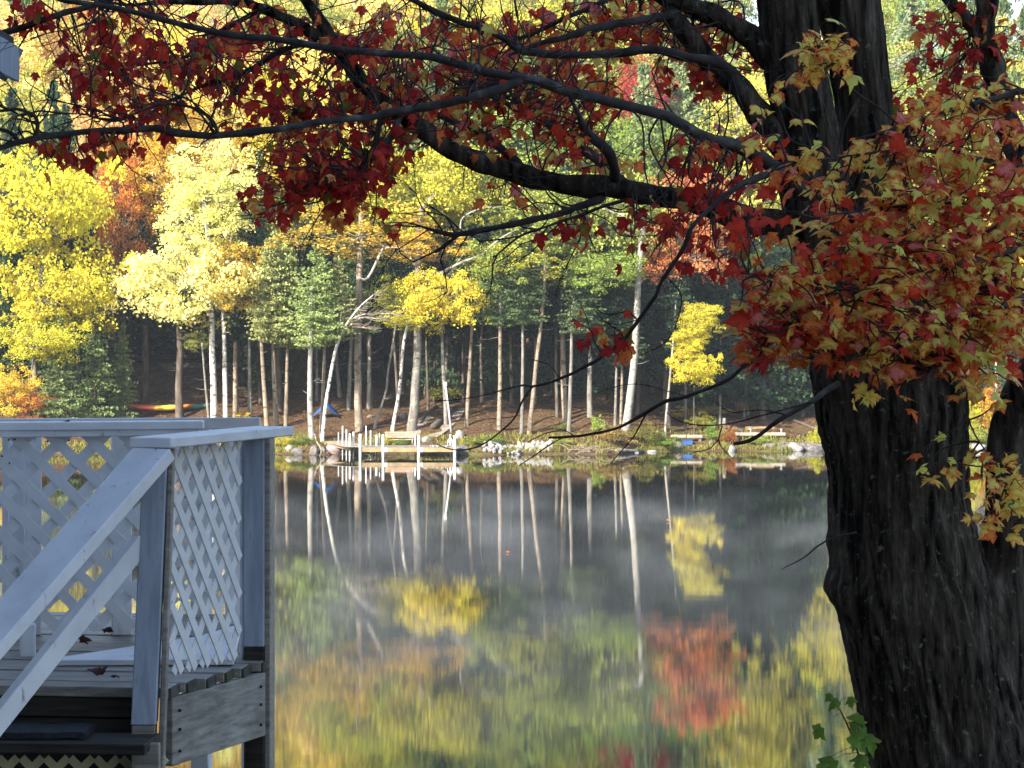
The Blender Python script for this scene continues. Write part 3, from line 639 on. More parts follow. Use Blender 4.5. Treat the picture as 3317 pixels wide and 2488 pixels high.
for sb in subs:
    q = px_branch(root, 'branch', sb, d0, M['b_birch'])
    for k in range(3, len(q)):
        for _ in range(3):
            p = Vector(q[k][:3]); L = rng.uniform(.35, .9)
            e = p + Vector((rng.uniform(.3, 1), rng.uniform(-.5, .5), rng.uniform(-.1, .45))).normalized() * L
            tw.tube([p, (p + e) / 2 + Vector((0, 0, -.04)), e], [.014, .010, .006], 3, False)
tw.build('twigs', M['b_tan'], root)

# ------------------------------------------------------------------ things on the far bank
def rock_mesh(seed, flat=0.7):
    bm = bmesh.new(); bmesh.ops.create_icosphere(bm, subdivisions=3, radius=1)
    for v in bm.verts:
        k = 1 + 0.28 * mnoise.noise(v.co * 1.1 + Vector((seed * 5, 0, 0))) + 0.12 * mnoise.noise(v.co * 2.6 + Vector((0, seed * 3, 0)))
        v.co = v.co * k; v.co.z *= flat
    me = bpy.data.meshes.new('rock'); bm.to_mesh(me); bm.free(); me.polygons.foreach_set("use_smooth", [True] * len(me.polygons)); return me
def small_rock(seed):
    bm = bmesh.new(); bmesh.ops.create_icosphere(bm, subdivisions=1, radius=1)
    for v in bm.verts: v.co *= 1 + 0.5 * mnoise.noise(v.co * 1.4 + Vector((seed * 5, 0, 0)))
    me = bpy.data.meshes.new('stone'); bm.to_mesh(me); bm.free(); return me
def boulder(label, px, py, wpx, hpx, mat, seed):
    g = on_ground(px, py); s = g.y / F
    me = rock_mesh(seed); me.materials.append(M[mat])
    o = link('boulder', me, None, None, loc=g + Vector((0, wpx * s * .3, hpx * s * 0.30))); o.scale = (wpx * s / 2, wpx * s / 2 * .8, hpx * s * 1.0); o.rotation_euler.z = rng.random() * 6
    tag(o, label, 'boulder')
boulder('large pinkish boulder at the waterline left of the dock posts', 719, 981, 40, 20, 'rockp', 1)
boulder('rounded grey boulder under the white-lit trunk at the water', 678, 981, 24, 18, 'rock', 2)
boulder('grey boulder between the pinkish boulder and the lit trunk roots', 697, 978, 18, 12, 'rock', 3)
boulder('low brown boulder at the waterline near the railing end', 643, 982, 32, 14, 'rock', 4)
boulder('pale boulder in sunlit grass near the railing end', 625, 976, 18, 14, 'rockw', 5)
boulder('dark boulder at the right end of the dock', 1000, 981, 38, 20, 'rock', 6)
boulder('pale grey rock on the grass right of the bench', 921, 955, 24, 12, 'rockw', 7)
boulder('pale rock above the right dock end', 993, 948, 24, 18, 'rockw', 8)
boulder('grey rock in the leaf litter behind the bench', 872, 905, 18, 14, 'rock', 9)
boulder('lone white rock standing in the shallows at right', 1581, 979, 19, 17, 'rockw', 10)
boulder('grey boulder under the plank beside the blue crate', 1467, 970, 22, 15, 'rock', 11)
boulder('small grey rock between plank and timber step', 1537, 962, 15, 9, 'rock', 12)
boulder('pale rounded boulder at the right of the beach', 1718, 975, 40, 18, 'rockw', 13)
boulder('flat grey boulder at the right beach next to the foreground trunk', 1760, 977, 40, 15, 'rock', 14)
boulder('low stone at the left end of the beach wall', 1685, 973, 22, 8, 'rock', 15)
boulder('pale low rock in the water right of the rubble', 1372, 981, 20, 7, 'rockw', 16)
boulder('small pale rock at the shore below the big white trunk', 1409, 979, 24, 6, 'rockw', 17)
boulder('grey rock on the shore behind the left dock posts', 800, 903, 16, 7, 'rock', 18)
boulder('long flat rock at the far right shore between the stems', 2115, 972, 50, 14, 'rockw', 19)
stones = []
for k in range(5):
    me = small_rock(k); me.materials.append(M['rockw']); stones.append(me)
for k in range(90):
    px = rng.uniform(1040, 1192); py = rng.uniform(962, 984) - 6 * (abs(px - 1120) / 80)
    g = on_ground(px, py); s = rng.uniform(.07, .17)
    o = link('rubble_stone', rng.choice(stones), None, None, loc=g + Vector((0, 0, s * .5))); o.scale = (s * 1.25, s, s * .75); o.rotation_euler = (rng.random() * 6, rng.random() * 6, rng.random() * 6)
    tag(o, 'white angular stone in the sunlit rubble pile at the waterline', 'stone', 'white stones of the rubble pile')
for k in range(22):
    px = rng.uniform(1660, 1775); py = rng.uniform(960, 972); g = on_ground(px, py); s = rng.uniform(.12, .26)
    o = link('shore_stone', small_rock(20 + k), None, M['rock'], loc=g + Vector((0, 0, s * .3))); o.scale = (s * 1.7, s, s * .7); o.rotation_euler.z = rng.random() * 6
    tag(o, 'grey stone of the low shore wall left of the foreground trunk', 'stone', 'stones of the low shore wall')

# shrubs and ferns
def shrub(label, px, py, rpx, hpx, colr, name='shrub'):
    g = on_ground(px, py); s = g.y / F
    root = empty(name, g); tag(root, label, 'fern' if 'fern' in name else 'shrub')
    mb = MB()
    for k in range(4):
        a = rng.uniform(0, 6.28); mb.tube([(0, 0, -.05), (math.cos(a) * rpx * s * .2, math.sin(a) * rpx * s * .2, hpx * s * .5), (math.cos(a) * rpx * s * .5, math.sin(a) * rpx * s * .5, hpx * s * .85)], [.015, .01, .005], 4)
    mb.build('stems', M['b_dark'], root, loc=(0, 0, 0))
    put_crown(root, 'K', g + Vector((0, 0, hpx * s * .45)), rpx * s, hpx * s * .62, colr)
for a in [('yellow-green shrub on the bank near the railing end', 612, 968, 22, 26, YGRN), ('green shrub below the white-lit trunk', 655, 962, 26, 18, GRN), ('low green plant in front of the bench', 868, 965, 22, 14, GRN),
          ('yellow fern clump left of the bench', 836, 962, 14, 16, YGRN), ('sunlit grassy shrub right of the dock end', 1030, 962, 30, 18, LGRN), ('green leafy shrub behind the rubble pile', 1072, 958, 26, 16, GRN),
          ('yellow-topped shrub right of the close trunk pair', 1290, 935, 16, 34, LGRN), ('bright green low shrub at the foot of the close trunk pair', 1218, 932, 20, 16, GRN), ('tan autumn shrub left of the big white trunk', 1325, 958, 40, 34, (0.30, 0.22, 0.07)),
          ('brown-green shrub at the foot of the big white trunk', 1390, 962, 42, 44, (0.20, 0.19, 0.05)), ('green shrub left of the blue crate', 1430, 968, 34, 30, GRN), ('green shrub between plank and timber step', 1540, 955, 24, 40, GRN),
          ('rusty orange shrub at the left end of the timber step', 1574, 958, 22, 34, (0.36, 0.15, 0.05)), ('yellow-green plants under the timber step', 1640, 962, 36, 18, LGRN), ('olive shrub under the thin pale stem', 1520, 930, 30, 36, OLIVE),
          ('yellow-green shrub next to the foreground trunk', 1765, 962, 22, 36, YGRN), ('small orange-red shrub behind the railing at far left', 70, 912, 42, 18, ORG), ('green bush between the forked stems at right', 2110, 965, 34, 44, LGRN),
          ('yellow undergrowth in the wood behind the leaning pole', 960, 870, 40, 40, OLIVE), ('yellow-leaved bush on the bank beside the tan trunk', 520, 912, 22, 20, GOLD), ('bright green weed at the right end of the white rubble', 1215, 962, 22, 14, LGRN)]:
    shrub(*a)
for a in [('golden bracken patch right of the big white trunk', 1490, 905, 46, 24, GOLD), ('golden bracken under the thin pale stem', 1540, 900, 44, 22, GOLD), ('bright orange mound standing in for a sunlit patch left of the foreground trunk', 1612, 895, 26, 34, PEACH)]:  # the orange mound's bright colour stands in for sunlight on that spot
    shrub(*a, name='fern_clump')

# leaf litter and shore grass (uncountable)
c = []
while len(c) < 26000:
    x = rng.uniform(-27, 27); t_ = rng.uniform(.6, 1) ** 1 * 0 + rng.random() ** 1.5 * 26; y = shore_y(x) + .4 + t_
    c.append((x, y, ground_h(x, y) + .02))
c = np.array(c); n_ = len(c)
me = quad_mesh('leaf_litter', c, rand_unit(n_) * [1, 1, .3], rand_unit(n_) * .45 + [0, 0, 1], nrg.uniform(.08, .19, n_), nrg.uniform(.06, .13, n_), np.stack([nrg.uniform(.1, 1, n_), nrg.uniform(0.1, .9, n_)], 1))
o = link('leaf_litter', me, None, M['fol']); o.color = (0.22, 0.115, 0.05, 1); tag(o, 'orange-brown fallen leaves strewn over the far bank', 'leaf litter', kind='stuff')
c = []
while len(c) < 9000:
    x = rng.uniform(-26, 26); y = shore_y(x) + .15 + rng.random() ** 1.6 * 3.2
    if mnoise.noise(Vector((x * .5, y * .7, 5))) < -.08: continue
    c.append((x, y, ground_h(x, y) + .08))
c = np.array(c); n_ = len(c)
me = quad_mesh('shore_grass', c, rand_unit(n_) * [.6, .6, .2] + [0, 0, 1], rand_unit(n_) * [1, 1, .1], nrg.uniform(.15, .42, n_), nrg.uniform(.02, .05, n_), np.stack([nrg.random(n_), nrg.random(n_)], 1))
o = link('shore_grass', me, None, M['fol']); o.color = (0.27, 0.26, 0.06, 1); tag(o, 'green and straw grass along the far waterline', 'grass', kind='stuff')

# --- dock
DY = 117.0; DK = DY / F
dk = empty('dock', P(900, 988, DY)); tag(dk, 'wooden dock on white sleeved posts at the far shore', 'dock')
def dock_post(px, ytop, d, wpx, name='post', zbot=-1.0):
    p = P(px, ytop, d); r_ = wpx * d / F / 2
    mb = MB(); mb.tube([(p.x, d, zbot), (p.x, d, p.z - .02), (p.x, d, p.z)], [r_, r_, r_ * .8], 10); mb.build(name, M['pvc'], dk, True)
for a in [(778.3, 937.5, DY, 6.2), (827.7, 938.5, DY, 6.0), (904.7, 940.5, DY, 6.2), (982.5, 940.5, DY, 6.2),
          (740.2, 920, 119.2, 3.2), (748.6, 927.7, 118.6, 3.2), (755.8, 936.5, 118.0, 4.4), (763.7, 932.6, 118.2, 4.0), (731.3, 934.6, 119.8, 2.4),
          (790.7, 920, 119.6, 3.0), (800.7, 929.7, 119.6, 3.0), (813.2, 939.5, 119.0, 5.4), (819.9, 936.5, 119.2, 2.4), (896.9, 937.5, 119.2, 3.0), (972.7, 938.5, 119.2, 3.0)]:
    dock_post(*a)
x0, x1 = P(775, 0, DY).x, P(985, 0, DY).x
zt = P(0, 967, DY).z
segs = [(781, 824), (831, 901), (908, 979)]
for (a, b_) in segs:
    xa, xb = P(a, 0, DY).x, P(b_, 0, DY).x
    mb = MB(); mb.box(((xa + xb) / 2, DY + .03, zt - .10), xb - xa, .06, .19); mb.build('beam', M['dockwood'], dk, bevel=.004)
    mb = MB(); mb.box(((xa + xb) / 2, DY + 2.0, zt - .10), xb - xa, .06, .19); mb.build('beam', M['dockwood'], dk, bevel=.004)
for xpx in (827.7, 904.7):
    p = P(xpx + 5, 0, DY); mb = MB(); mb.box((p.x + .02, DY - .012, zt - .10), .16, .03, .19); mb.build('bracket', M['metal'], dk)
x = x0
while x < x1:
    mb = MB(); mb.box((x + .065, DY + 1.02, zt + .012), .128, 2.06, .024); mb.build('plank', M['plank'], dk); x += .136
# gangway from the shore on the left
ga, gb = P(752, 0, 118.2), P(735, 0, 120.6)
for k in range(18):
    f_ = k / 17; cx_ = P(778, 0, DY).x * (1 - f_) + gb.x * f_; cy_ = 117.6 * (1 - f_) + 121.2 * f_
    mb = MB(); mb.box((cx_ - .2, cy_, zt + .012 + .10 * f_), 1.15, .19, .026, -0.15); mb.build('plank', M['plank'], dk)
mb = MB(); mb.beam((P(760, 0, DY).x - .1, 117.8, zt - .08), (gb.x - .75, 121.1, zt + .02), .05, .16); mb.build('beam', M['dockwood'], dk)
def brace(a, b_, d, r_=.018):
    mb = MB(); mb.tube([P(*a, d), P(*b_, d)], [r_, r_], 5); mb.build('brace', M['timber'], dk)
for a, b_, d in [((795, 975), (808, 998), 117.4), ((808, 975), (795, 998), 117.4), ((786, 978), (800, 984), 118), ((783, 984), (802, 979), 118.4), ((784, 988), (804, 985), 118), ((878, 976), (885, 990), 117.5), ((957, 976), (964, 985), 117.5), ((964, 985), (958, 996), 117.5)]:
    brace(a, b_, d)
# ladder rails looping over the right end, hose on the deck
ld = empty('dock_ladder', P(970, 967, DY + 1.0)); tag(ld, 'white looped ladder rails at the right end of the dock', 'ladder')
for k in (0, 1):
    d = DY + .8 + .45 * k
    q = catmull([tuple(P(967, 971, d)), tuple(P(967.5, 955, d)), tuple(P(972, 947.5, d)), tuple(P(977, 952, d)), tuple(P(978, 975, d)), tuple(P(978, 985, d))], 5)
    mb = MB(); mb.tube([Vector(p) for p in q], [.025] * len(q), 6); mb.build('rail', M['pvc'], ld, True)
for k in range(3):
    mb = MB(); mb.tube([P(978, 970 + 5 * k, DY + .8), P(978, 970 + 5 * k, DY + 1.25)], [.02, .02], 5); mb.build('rung', M['pvc'], ld)
q = [P(930 + 40 * i / 30, 0, DY + .5 + .35 * math.sin(i * .9)) for i in range(31)]
mb = MB(); mb.tube([Vector((p.x, p.y, zt + .05)) for p in q], [.022] * 31, 6)
tag(mb.build('white_hose', M['pvc'], None, True), 'white hose lying in loops on the dock boards', 'hose')
# bench facing the lake
g = on_ground(863, 958); bd = g.y
bn = empty('bench', g); tag(bn, 'slatted pinkish wood bench behind the dock', 'bench')
xa, xb = P(831, 0, bd).x, P(895, 0, bd).x
for y in (934.6, 939.2, 943.6):
    p = P(0, y, bd + .35); mb = MB(); mb.box(((xa + xb) / 2, bd + .33 - (y - 939) * .006, p.z), xb - xa, .035, .085); mb.build('back_slat', M['benchwood'], bn, bevel=.004)
for k in range(3):
    p = P(0, 949.5, bd); mb = MB(); mb.box(((xa + xb) / 2, bd - .12 + .15 * k, p.z), xb - xa, .13, .035); mb.build('seat_slat', M['benchwood'], bn, bevel=.004)
for x in (xa + .09, xb - .09):
    for yy, hh in ((bd - .14, P(0, 950.5, bd).z), (bd + .30, P(0, 933, bd).z)):
        mb = MB(); mb.beam((x, yy, ground_h(x, yy) - .1), (x, yy + (.05 if yy > bd else 0), hh), .06, .06, up=(0, 1, 0)); mb.build('leg', M['benchwood'], bn)
    mb = MB(); mb.box((x, bd + .03, P(0, 946, bd).z), .05, .5, .035); mb.build('armrest', M['benchwood'], bn)
# leaning pole with white cap
g = on_ground(976, 934)
pl = empty('leaning_pole', g); tag(pl, 'slim grey pole with white cap leaning left behind the dock', 'pole')
tp = P(962, 832, g.y)
mb = MB(); mb.tube([g - Vector((0, 0, .2)), (g + tp) / 2, tp], [.055, .05, .045], 8); mb.build('shaft', M['metal'], pl, True)
mb = MB(); mb.box(tp + Vector((0, 0, .05)), .16, .14, .2); mb.build('cap', M['pvc'], pl, bevel=.02)
# dirt path with log edges
ps = [(905, 952), (930, 925), (955, 900), (968, 884)]
pv = []
for (x, y) in ps:
    p = on_ground(x, y); wd = .9
    for s_ in (-1, 1):
        q = Vector((p.x + s_ * wd, p.y, 0)); q.z = ground_h(q.x, q.y) + .05; pv.append(q)
me = bpy.data.meshes.new('dirt_path'); me.from_pydata([tuple(v) for v in pv], [], [(2 * i, 2 * i + 1, 2 * i + 3, 2 * i + 2) for i in range(len(ps) - 1)])
M['dirt'] = surf('grey_dirt', [(0.3, (0.20, 0.16, 0.13)), (0.7, (0.33, 0.28, 0.23))], scale=3, bump=.4, bdist=.03)
tag(link('dirt_path', me, None, M['dirt']), kind='structure')
def log_(label, a, b_, r_, mat='b_dark'):
    p, q = on_ground(*a), on_ground(*b_); up = Vector((0, 0, r_ * .8))
    mb = MB(); mb.tube([p + up, (p * .66 + q * .34) + up * 1.2, (p * .33 + q * .67) + up * .9, q + up], [r_, r_ * .95, r_ * .9, r_ * .7], 8)
    tag(mb.build('log', M[mat], None, True), label, 'log')
log_('dark log edging the left side of the dirt path', (905, 917), (943, 882), .12)
log_('dark log edging the right side of the dirt path', (935, 928), (985, 888), .14)
log_('dark fallen branch on the slope next to the foreground trunk', (1715, 912), (1765, 930), .08)
log_('thin dark branch lying on the right bank', (1722, 946), (1748, 939), .05)
log_('grey drift log at the waterline right of the rubble', (1330, 977), (1390, 979), .09, 'b_grey')
log_('dark log beside the timber step', (1570, 926), (1605, 934), .10)
# brush pile at the water
bp_ = empty('brush_pile', on_ground(1270, 980)); tag(bp_, 'tangle of pale bare sticks at the waterline right of the rubble', 'brush pile')
for k in range(22):
    g = on_ground(rng.uniform(1225, 1325), rng.uniform(974, 983)); a = rng.uniform(-.5, .5); L = rng.uniform(.5, 1.3)
    e = g + Vector((math.cos(a) * L * rng.choice((-1, 1)), rng.uniform(-.3, .3), rng.uniform(.05, .45)))
    mb = MB(); mb.tube([g, (g + e) / 2 + Vector((0, 0, .06)), e], [.025, .018, .008], 5); mb.build('stick', M['b_tan'], bp_)
# root dipping into the water by the lit trunk
q = catmull([tuple(P(680, 938, 119.5)), tuple(P(685, 955, 119)), tuple(P(692, 966, 118.6)), tuple(P(694, 976, 118.3)), tuple(P(689, 990, 118.1))], 5)
mb = MB(); mb.tube([Vector(p) for p in q], [.05 - .03 * i / len(q) for i in range(len(q))], 6)
tag(mb.build('hanging_branch', M['b_tan'], None, True), 'pale bent branch hanging into the water from the lit trunk', 'branch')
# blue tarp between trunks
g = on_ground(705, 902)
n_ = 14; vv = []; ff = []
for j in range(n_):
    for i in range(n_):
        u, v_ = i / (n_ - 1) * 2 - 1, j / (n_ - 1) * 2 - 1
        z = 1.0 * (1 - abs(u) ** 1.4 * .9) * (1 - .35 * v_ * v_) + .12 * mnoise.noise(Vector((u * 2.5, v_ * 2.5, 2)))
        vv.append((u * .6, v_ * .6, max(0.0, z) * .7 + .02))
for j in range(n_ - 1):
    for i in range(n_ - 1): ff.append((j * n_ + i, j * n_ + i + 1, (j + 1) * n_ + i + 1, (j + 1) * n_ + i))
me = bpy.data.meshes.new('blue_tarp'); me.from_pydata(vv, [], ff); me.polygons.foreach_set("use_smooth", [True] * len(ff))
M['tarp'] = surf('blue_plastic', [(0.4, (0.02, 0.08, 0.26)), (0.6, (0.03, 0.11, 0.32))], scale=3, rough=.45, bump=.4, bdist=.03, bscale=4)
o = link('blue_tarp', me, None, M['tarp'], loc=g); tag(o, 'blue tarp heaped over something behind the lit trunks', 'tarp')
# kayak and canoe on the bank at left
def hull(L, W, H, n=22, m=10):
    vv = []; ff = []
    for i in range(n):
        u = i / (n - 1) * 2 - 1; k = max(0.02, (1 - abs(u) ** 2.6)); rise = .16 * abs(u) ** 3
        for j in range(m):
            a = 2 * math.pi * j / m
            vv.append((u * L / 2, math.cos(a) * W / 2 * k, H * .5 + math.sin(a) * H / 2 * (.35 + .65 * k) + rise))
    for i in range(n - 1):
        for j in range(m): ff.append((i * m + j, i * m + (j + 1) % m, (i + 1) * m + (j + 1) % m, (i + 1) * m + j))
    ff += [tuple(range(m))[::-1], tuple((n - 1) * m + j for j in range(m))]
    return vv, ff
m, n, out = newmat('kayak_plastic'); tc = N_(n, "ShaderNodeTexCoord"); sx = N_(n, "ShaderNodeSeparateXYZ"); n.links.new(tc.outputs['Generated'], sx.inputs[0])
r = N_(n, "ShaderNodeValToRGB"); e = r.color_ramp.elements; e[0].position = .0; e[0].color = (.55, .07, .03, 1); e[1].position = 1; e[1].color = (.6, .16, .03, 1)
for p_, c_ in ((.36, (.55, .08, .03)), (.48, (.70, .42, .04)), (.66, (.70, .42, .04)), (.78, (.6, .17, .03))): x = e.new(p_); x.color = (*c_, 1)
b = N_(n, "ShaderNodeBsdfPrincipled"); b.inputs['Roughness'].default_value = .4; n.links.new(sx.outputs[0], r.inputs[0]); n.links.new(r.outputs[0], b.inputs[0]); n.links.new(b.outputs[0], out.inputs[0]); M['kayak'] = m
M['teal'] = surf('teal_plastic', [(0.4, (0.02, 0.12, 0.10)), (0.6, (0.03, 0.16, 0.13))], scale=2, rough=.4, bump=0)
M['black'] = surf('dark_cockpit', [(0.4, (0.01, 0.01, 0.01)), (0.6, (0.02, 0.02, 0.02))], scale=2, bump=0)
def boat(name, label, px, py, L, mat, dz, rz):
    g = on_ground(px, py); root = empty(name, g); tag(root, label, 'boat')
    vv, ff = hull(L, .62, .30); me = bpy.data.meshes.new('hull'); me.from_pydata(vv, [], ff); me.polygons.foreach_set("use_smooth", [True] * len(ff))
    o = link('hull', me, root, M[mat], loc=(0, 0, dz)); o.rotation_euler.z = rz
    mb = MB(); a_ = [(math.cos(t_ * .3927) * .42, math.sin(t_ * .3927) * .21, .302) for t_ in range(16)]
    mb.prism([Vector(p) for p in a_], (0, 0, .03)); o2 = mb.build('cockpit', M['black'], root, loc=(0, 0, dz)); o2.rotation_euler.z = rz
boat('kayak', 'red and yellow kayak on the bank left of the birches', 345, 893, 3.3, 'kayak', .12, .05)
boat('canoe', 'dark teal canoe hull half hidden behind the kayak', 392, 889, 3.0, 'teal', .05, .05)
# cabin
cb0 = Vector((P(300, 0, 141).x, 140, 0)); gz = ground_h(cb0.x + 3, 140) - .1
cab = empty('cabin', (cb0.x, 140, gz)); tag(cab, 'dark log cabin with reddish eaves half hidden by the yellow birch', 'cabin')
M['logs'] = surf('dark_cabin_logs', [(0.3, (0.018, 0.013, 0.011)), (0.7, (0.045, 0.034, 0.028))], scale=3, vec=(1, 1, 5), bump=.4)
M['chink'] = surf('pale_log_ends', [(0.3, (0.22, 0.19, 0.16)), (0.7, (0.33, 0.29, 0.25))], scale=5, bump=.2)
M['eave'] = surf('red_brown_eave', [(0.3, (0.10, 0.035, 0.025)), (0.7, (0.17, 0.06, 0.04))], scale=3, bump=.1)
M['glass'] = surf('dark_window', [(0.4, (0.01, 0.012, 0.014)), (0.6, (0.02, 0.022, 0.025))], scale=2, rough=.08, bump=0, spec=.5)
W_, D_, nl = 7.2, 5.0, 13; lh = .235
for k in range(nl):
    z = gz + .35 + k * lh
    for (yy) in (140, 140 + D_):
        mb = MB(); mb.tube([(cb0.x - .25, yy, z), (cb0.x + W_ + .25, yy, z)], [lh * .52] * 2, 8); mb.build('log', M['logs'], cab, True)
    for xx in (cb0.x, cb0.x + W_):
        mb = MB(); mb.tube([(xx, 139.78, z + .11), (xx, 140 + D_ + .22, z + .11)], [lh * .52] * 2, 8); mb.build('log', M['chink'] if xx == cb0.x and k % 2 else M['logs'], cab, True)
mb = MB(); mb.box((cb0.x + W_ / 2, 140 + D_ / 2, gz + .1), W_ + .2, D_ + .2, .5); mb.build('foundation', M['rock'], cab)
ez = gz + .35 + nl * lh
for s_ in (-1, 1):
    yc = 140 + D_ / 2
    mb = MB(); mb.prism([(cb0.x - .6, yc + s_ * (D_ / 2 + .8), ez - .35), (cb0.x + W_ + .6, yc + s_ * (D_ / 2 + .8), ez - .35), (cb0.x + W_ + .6, yc, ez + 1.5), (cb0.x - .6, yc, ez + 1.5)], (0, 0, .12)); mb.build('roof', M['darkwood'], cab)
    mb = MB(); mb.beam((cb0.x - .62, yc + s_ * (D_ / 2 + .8), ez - .32), (cb0.x - .62, yc, ez + 1.5), .05, .22); mb.build('bargeboard', M['timber'], cab)
mb = MB(); mb.box((cb0.x + W_ / 2, 140 - .82, ez - .38), W_ + 1.2, .05, .22); mb.build('fascia', M['eave'], cab)
for xx in (1.9, 4.6):
    wn = empty('window', (cb0.x + xx, 139.8, gz + 2.0)); wn.parent = cab; wn.location = Vector((xx, -.2, 2.0))
    mb = MB(); mb.box((0, 0, 0), 1.2, .06, 1.1); mb.build('pane', M['glass'], wn, loc=(0, 0, 0))
    for dx in (-.62, 0, .62):
        mb = MB(); mb.box((dx, -.03, 0), .07, .06, 1.24); mb.build('frame', M['logs'], wn, loc=(0, 0, 0))
    for dz in (-.6, .6):
        mb = MB(); mb.box((0, -.034, dz), 1.31, .06, .07); mb.build('frame', M['logs'], wn, loc=(0, 0, 0))
# right bank: plank seat with blue crate, timber steps
g = on_ground(1483, 958)
sp = empty('plank_seat', g); tag(sp, 'weathered plank on stones above the blue crate', 'bench')
a, b_ = P(1449, 942.5, g.y), P(1517, 942, g.y)
mb = MB(); mb.box((a + b_) / 2 - Vector(((b_.x - a.x) * .25 + .01, 0, 0)), (b_.x - a.x) / 2 - .02, .32, .14); mb.build('board', M['timber'], sp, bevel=.01)
mb = MB(); mb.box((a + b_) / 2 + Vector(((b_.x - a.x) * .25 + .01, 0, -.004)), (b_.x - a.x) / 2 - .02, .32, .14); mb.build('board', M['timber'], sp, bevel=.01)
for f_ in (.1, .92):
    p = a.lerp(b_, f_); zg = ground_h(p.x, p.y) - .1; mb = MB(); mb.box((p.x, p.y, (p.z - .07 + zg) / 2), .16, .24, p.z - .07 - zg); mb.build('support', M['b_dark'], sp)
M['blue'] = surf('blue_crate_plastic', [(0.4, (0.02, 0.08, 0.30)), (0.6, (0.03, 0.11, 0.36))], scale=3, rough=.4, bump=0)
cr = P(1485, 953, g.y - .35); zg = ground_h(cr.x, cr.y)
ct = empty('blue_crate', (cr.x, cr.y, zg)); tag(ct, 'small blue plastic crate under the weathered plank', 'crate')
for dx, dy, sx_, sy_ in ((0, -.14, .46, .02), (0, .14, .46, .02), (-.22, 0, .02, .26), (.22, 0, .02, .26)):
    mb = MB(); mb.box((dx, dy, .12), sx_, sy_, .2); mb.build('side', M['blue'], ct, loc=(0, 0, 0), bevel=.004)
mb = MB(); mb.box((0, 0, .228), .49, .33, .02); mb.build('lid', M['blue'], ct, loc=(0, 0, 0), bevel=.004)
g = on_ground(1640, 945)
ts = empty('timber_step', g); tag(ts, 'long grey timber step across the right bank', 'step')
a, b_ = P(1586, 937.5, g.y), P(1697, 937, g.y); L = b_.x - a.x
mb = MB(); mb.box((a.x + L * .23, g.y, a.z), L * .46 - .01, .22, .15); mb.build('timber', M['timber'], ts, bevel=.012)
mb = MB(); mb.box((a.x + L * .73, g.y, a.z), L * .54 - .01, .22, .15); mb.build('timber', M['timber'], ts, bevel=.012)
for f_ in (.08, .5, .95):
    p = a.lerp(b_, f_); zg = ground_h(p.x, p.y) - .1; mb = MB(); mb.box((p.x, p.y + .05, (p.z - .08 + zg) / 2), .14, .14, max(.1, p.z - .08 - zg)); mb.build('stake', M['b_dark'], ts)
g2 = on_ground(1640, 926); a2, b2 = P(1610, 924, g2.y), P(1672, 923, g2.y)
mb = MB(); mb.box((a2 + b2) / 2 - Vector((0, 0, .05)), b2.x - a2.x, .2, .2); tag(mb.build('upper_timber', M['dockwood'], None, bevel=.012), 'tan timber behind the long grey step', 'timber')
for i, (x, lab) in enumerate(((1622, 'left small grey post on the timber step'), (1688, 'right small grey post on the timber step'))):
    p = P(x, 933, g.y); mb = MB(); mb.tube([p - Vector((0, 0, .02)), p + Vector((0, 0, .12)), p + Vector((0, 0, .15))], [.05, .05, .09], 8); tag(mb.build('step_post', M['metal'], None, True), lab, 'post')
g = on_ground(1564, 934); mb = MB(); mb.tube([g - Vector((0, 0, .2)), g + Vector((0, 0, .4)), g + Vector((.02, 0, .68))], [.10, .09, .085], 9)
tag(mb.build('wooden_post', M['b_grey'], None, True), 'stubby grey wooden post at the end of the timber step', 'post')

# ------------------------------------------------------------------ deck with stairs (near left)
ZF = CZ - 1.31
DF = Vector((-1.277, 9.5, ZF)); DV = Vector((0.35, 0.937, 0)).normalized(); DU = Vector((-0.9925, 0.122, 0)).normalized()   # DU runs left
deck = empty('deck', (DF.x, DF.y, ground_h(DF.x, DF.y))); tag(deck, 'white-railed weathered deck with lattice panels and stair handrail', 'deck')
rzU = math.atan2(-DU.y, -DU.x)
def bld(name, mat, bev=.003, parent=None): return lambda mb: mb.build(name, M[mat], parent or deck, bevel=bev)
# floor planks, laid side by side from the front edge back
y_ = 0.0; k = 0
while y_ < 2.45:
    start = DF + DV * (y_ / DV.y) if y_ < .80 else Vector((-.1005 * (DF.y + y_), DF.y + y_, ZF))
    wd = .138; L = 2.6
    st = start + Vector((0.02 + rng.uniform(-.006, .006), 0, 0)); zj = rng.uniform(-.003, .003)
    ctr = st + DU * (L / 2) + Vector((0, wd / 2, -.019 + zj))
    mb = MB(); mb.box(ctr, L, wd, .038, rzU); mb.build('plank', M['plank'], deck, bevel=.003)
    if y_ < .80:
        mb = MB(); mb.box(st + Vector((.004, wd / 2, -.020 + zj)), .012, wd - .006, .034, rzU); mb.build('plank_end', M['mosswood'], deck)
    y_ += .145; k += 1
# side fascia (right) with knot, and its joists
fa = DF + Vector((.012, .03, -.040)); fb = fa + DV * .78
mb = MB(); mb.beam(fa + Vector((0, 0, -.125)), fb + Vector((0, 0, -.125)), .038, .25); mb.build('side_fascia', M['fascia'], deck, bevel=.003)
for f_ in (.06, .93):
    for dz in (-.05, -.12, -.2):
        p = fa.lerp(fb, f_) + Vector((.021, -.006, dz)); mb = MB(); mb.tube([p, p + Vector((.006, -.002, 0))], [.006, .006], 6); mb.build('nail_head', M['black'], deck)
p = fa.lerp(fb, .55) + Vector((.0195, -.006, -.11))
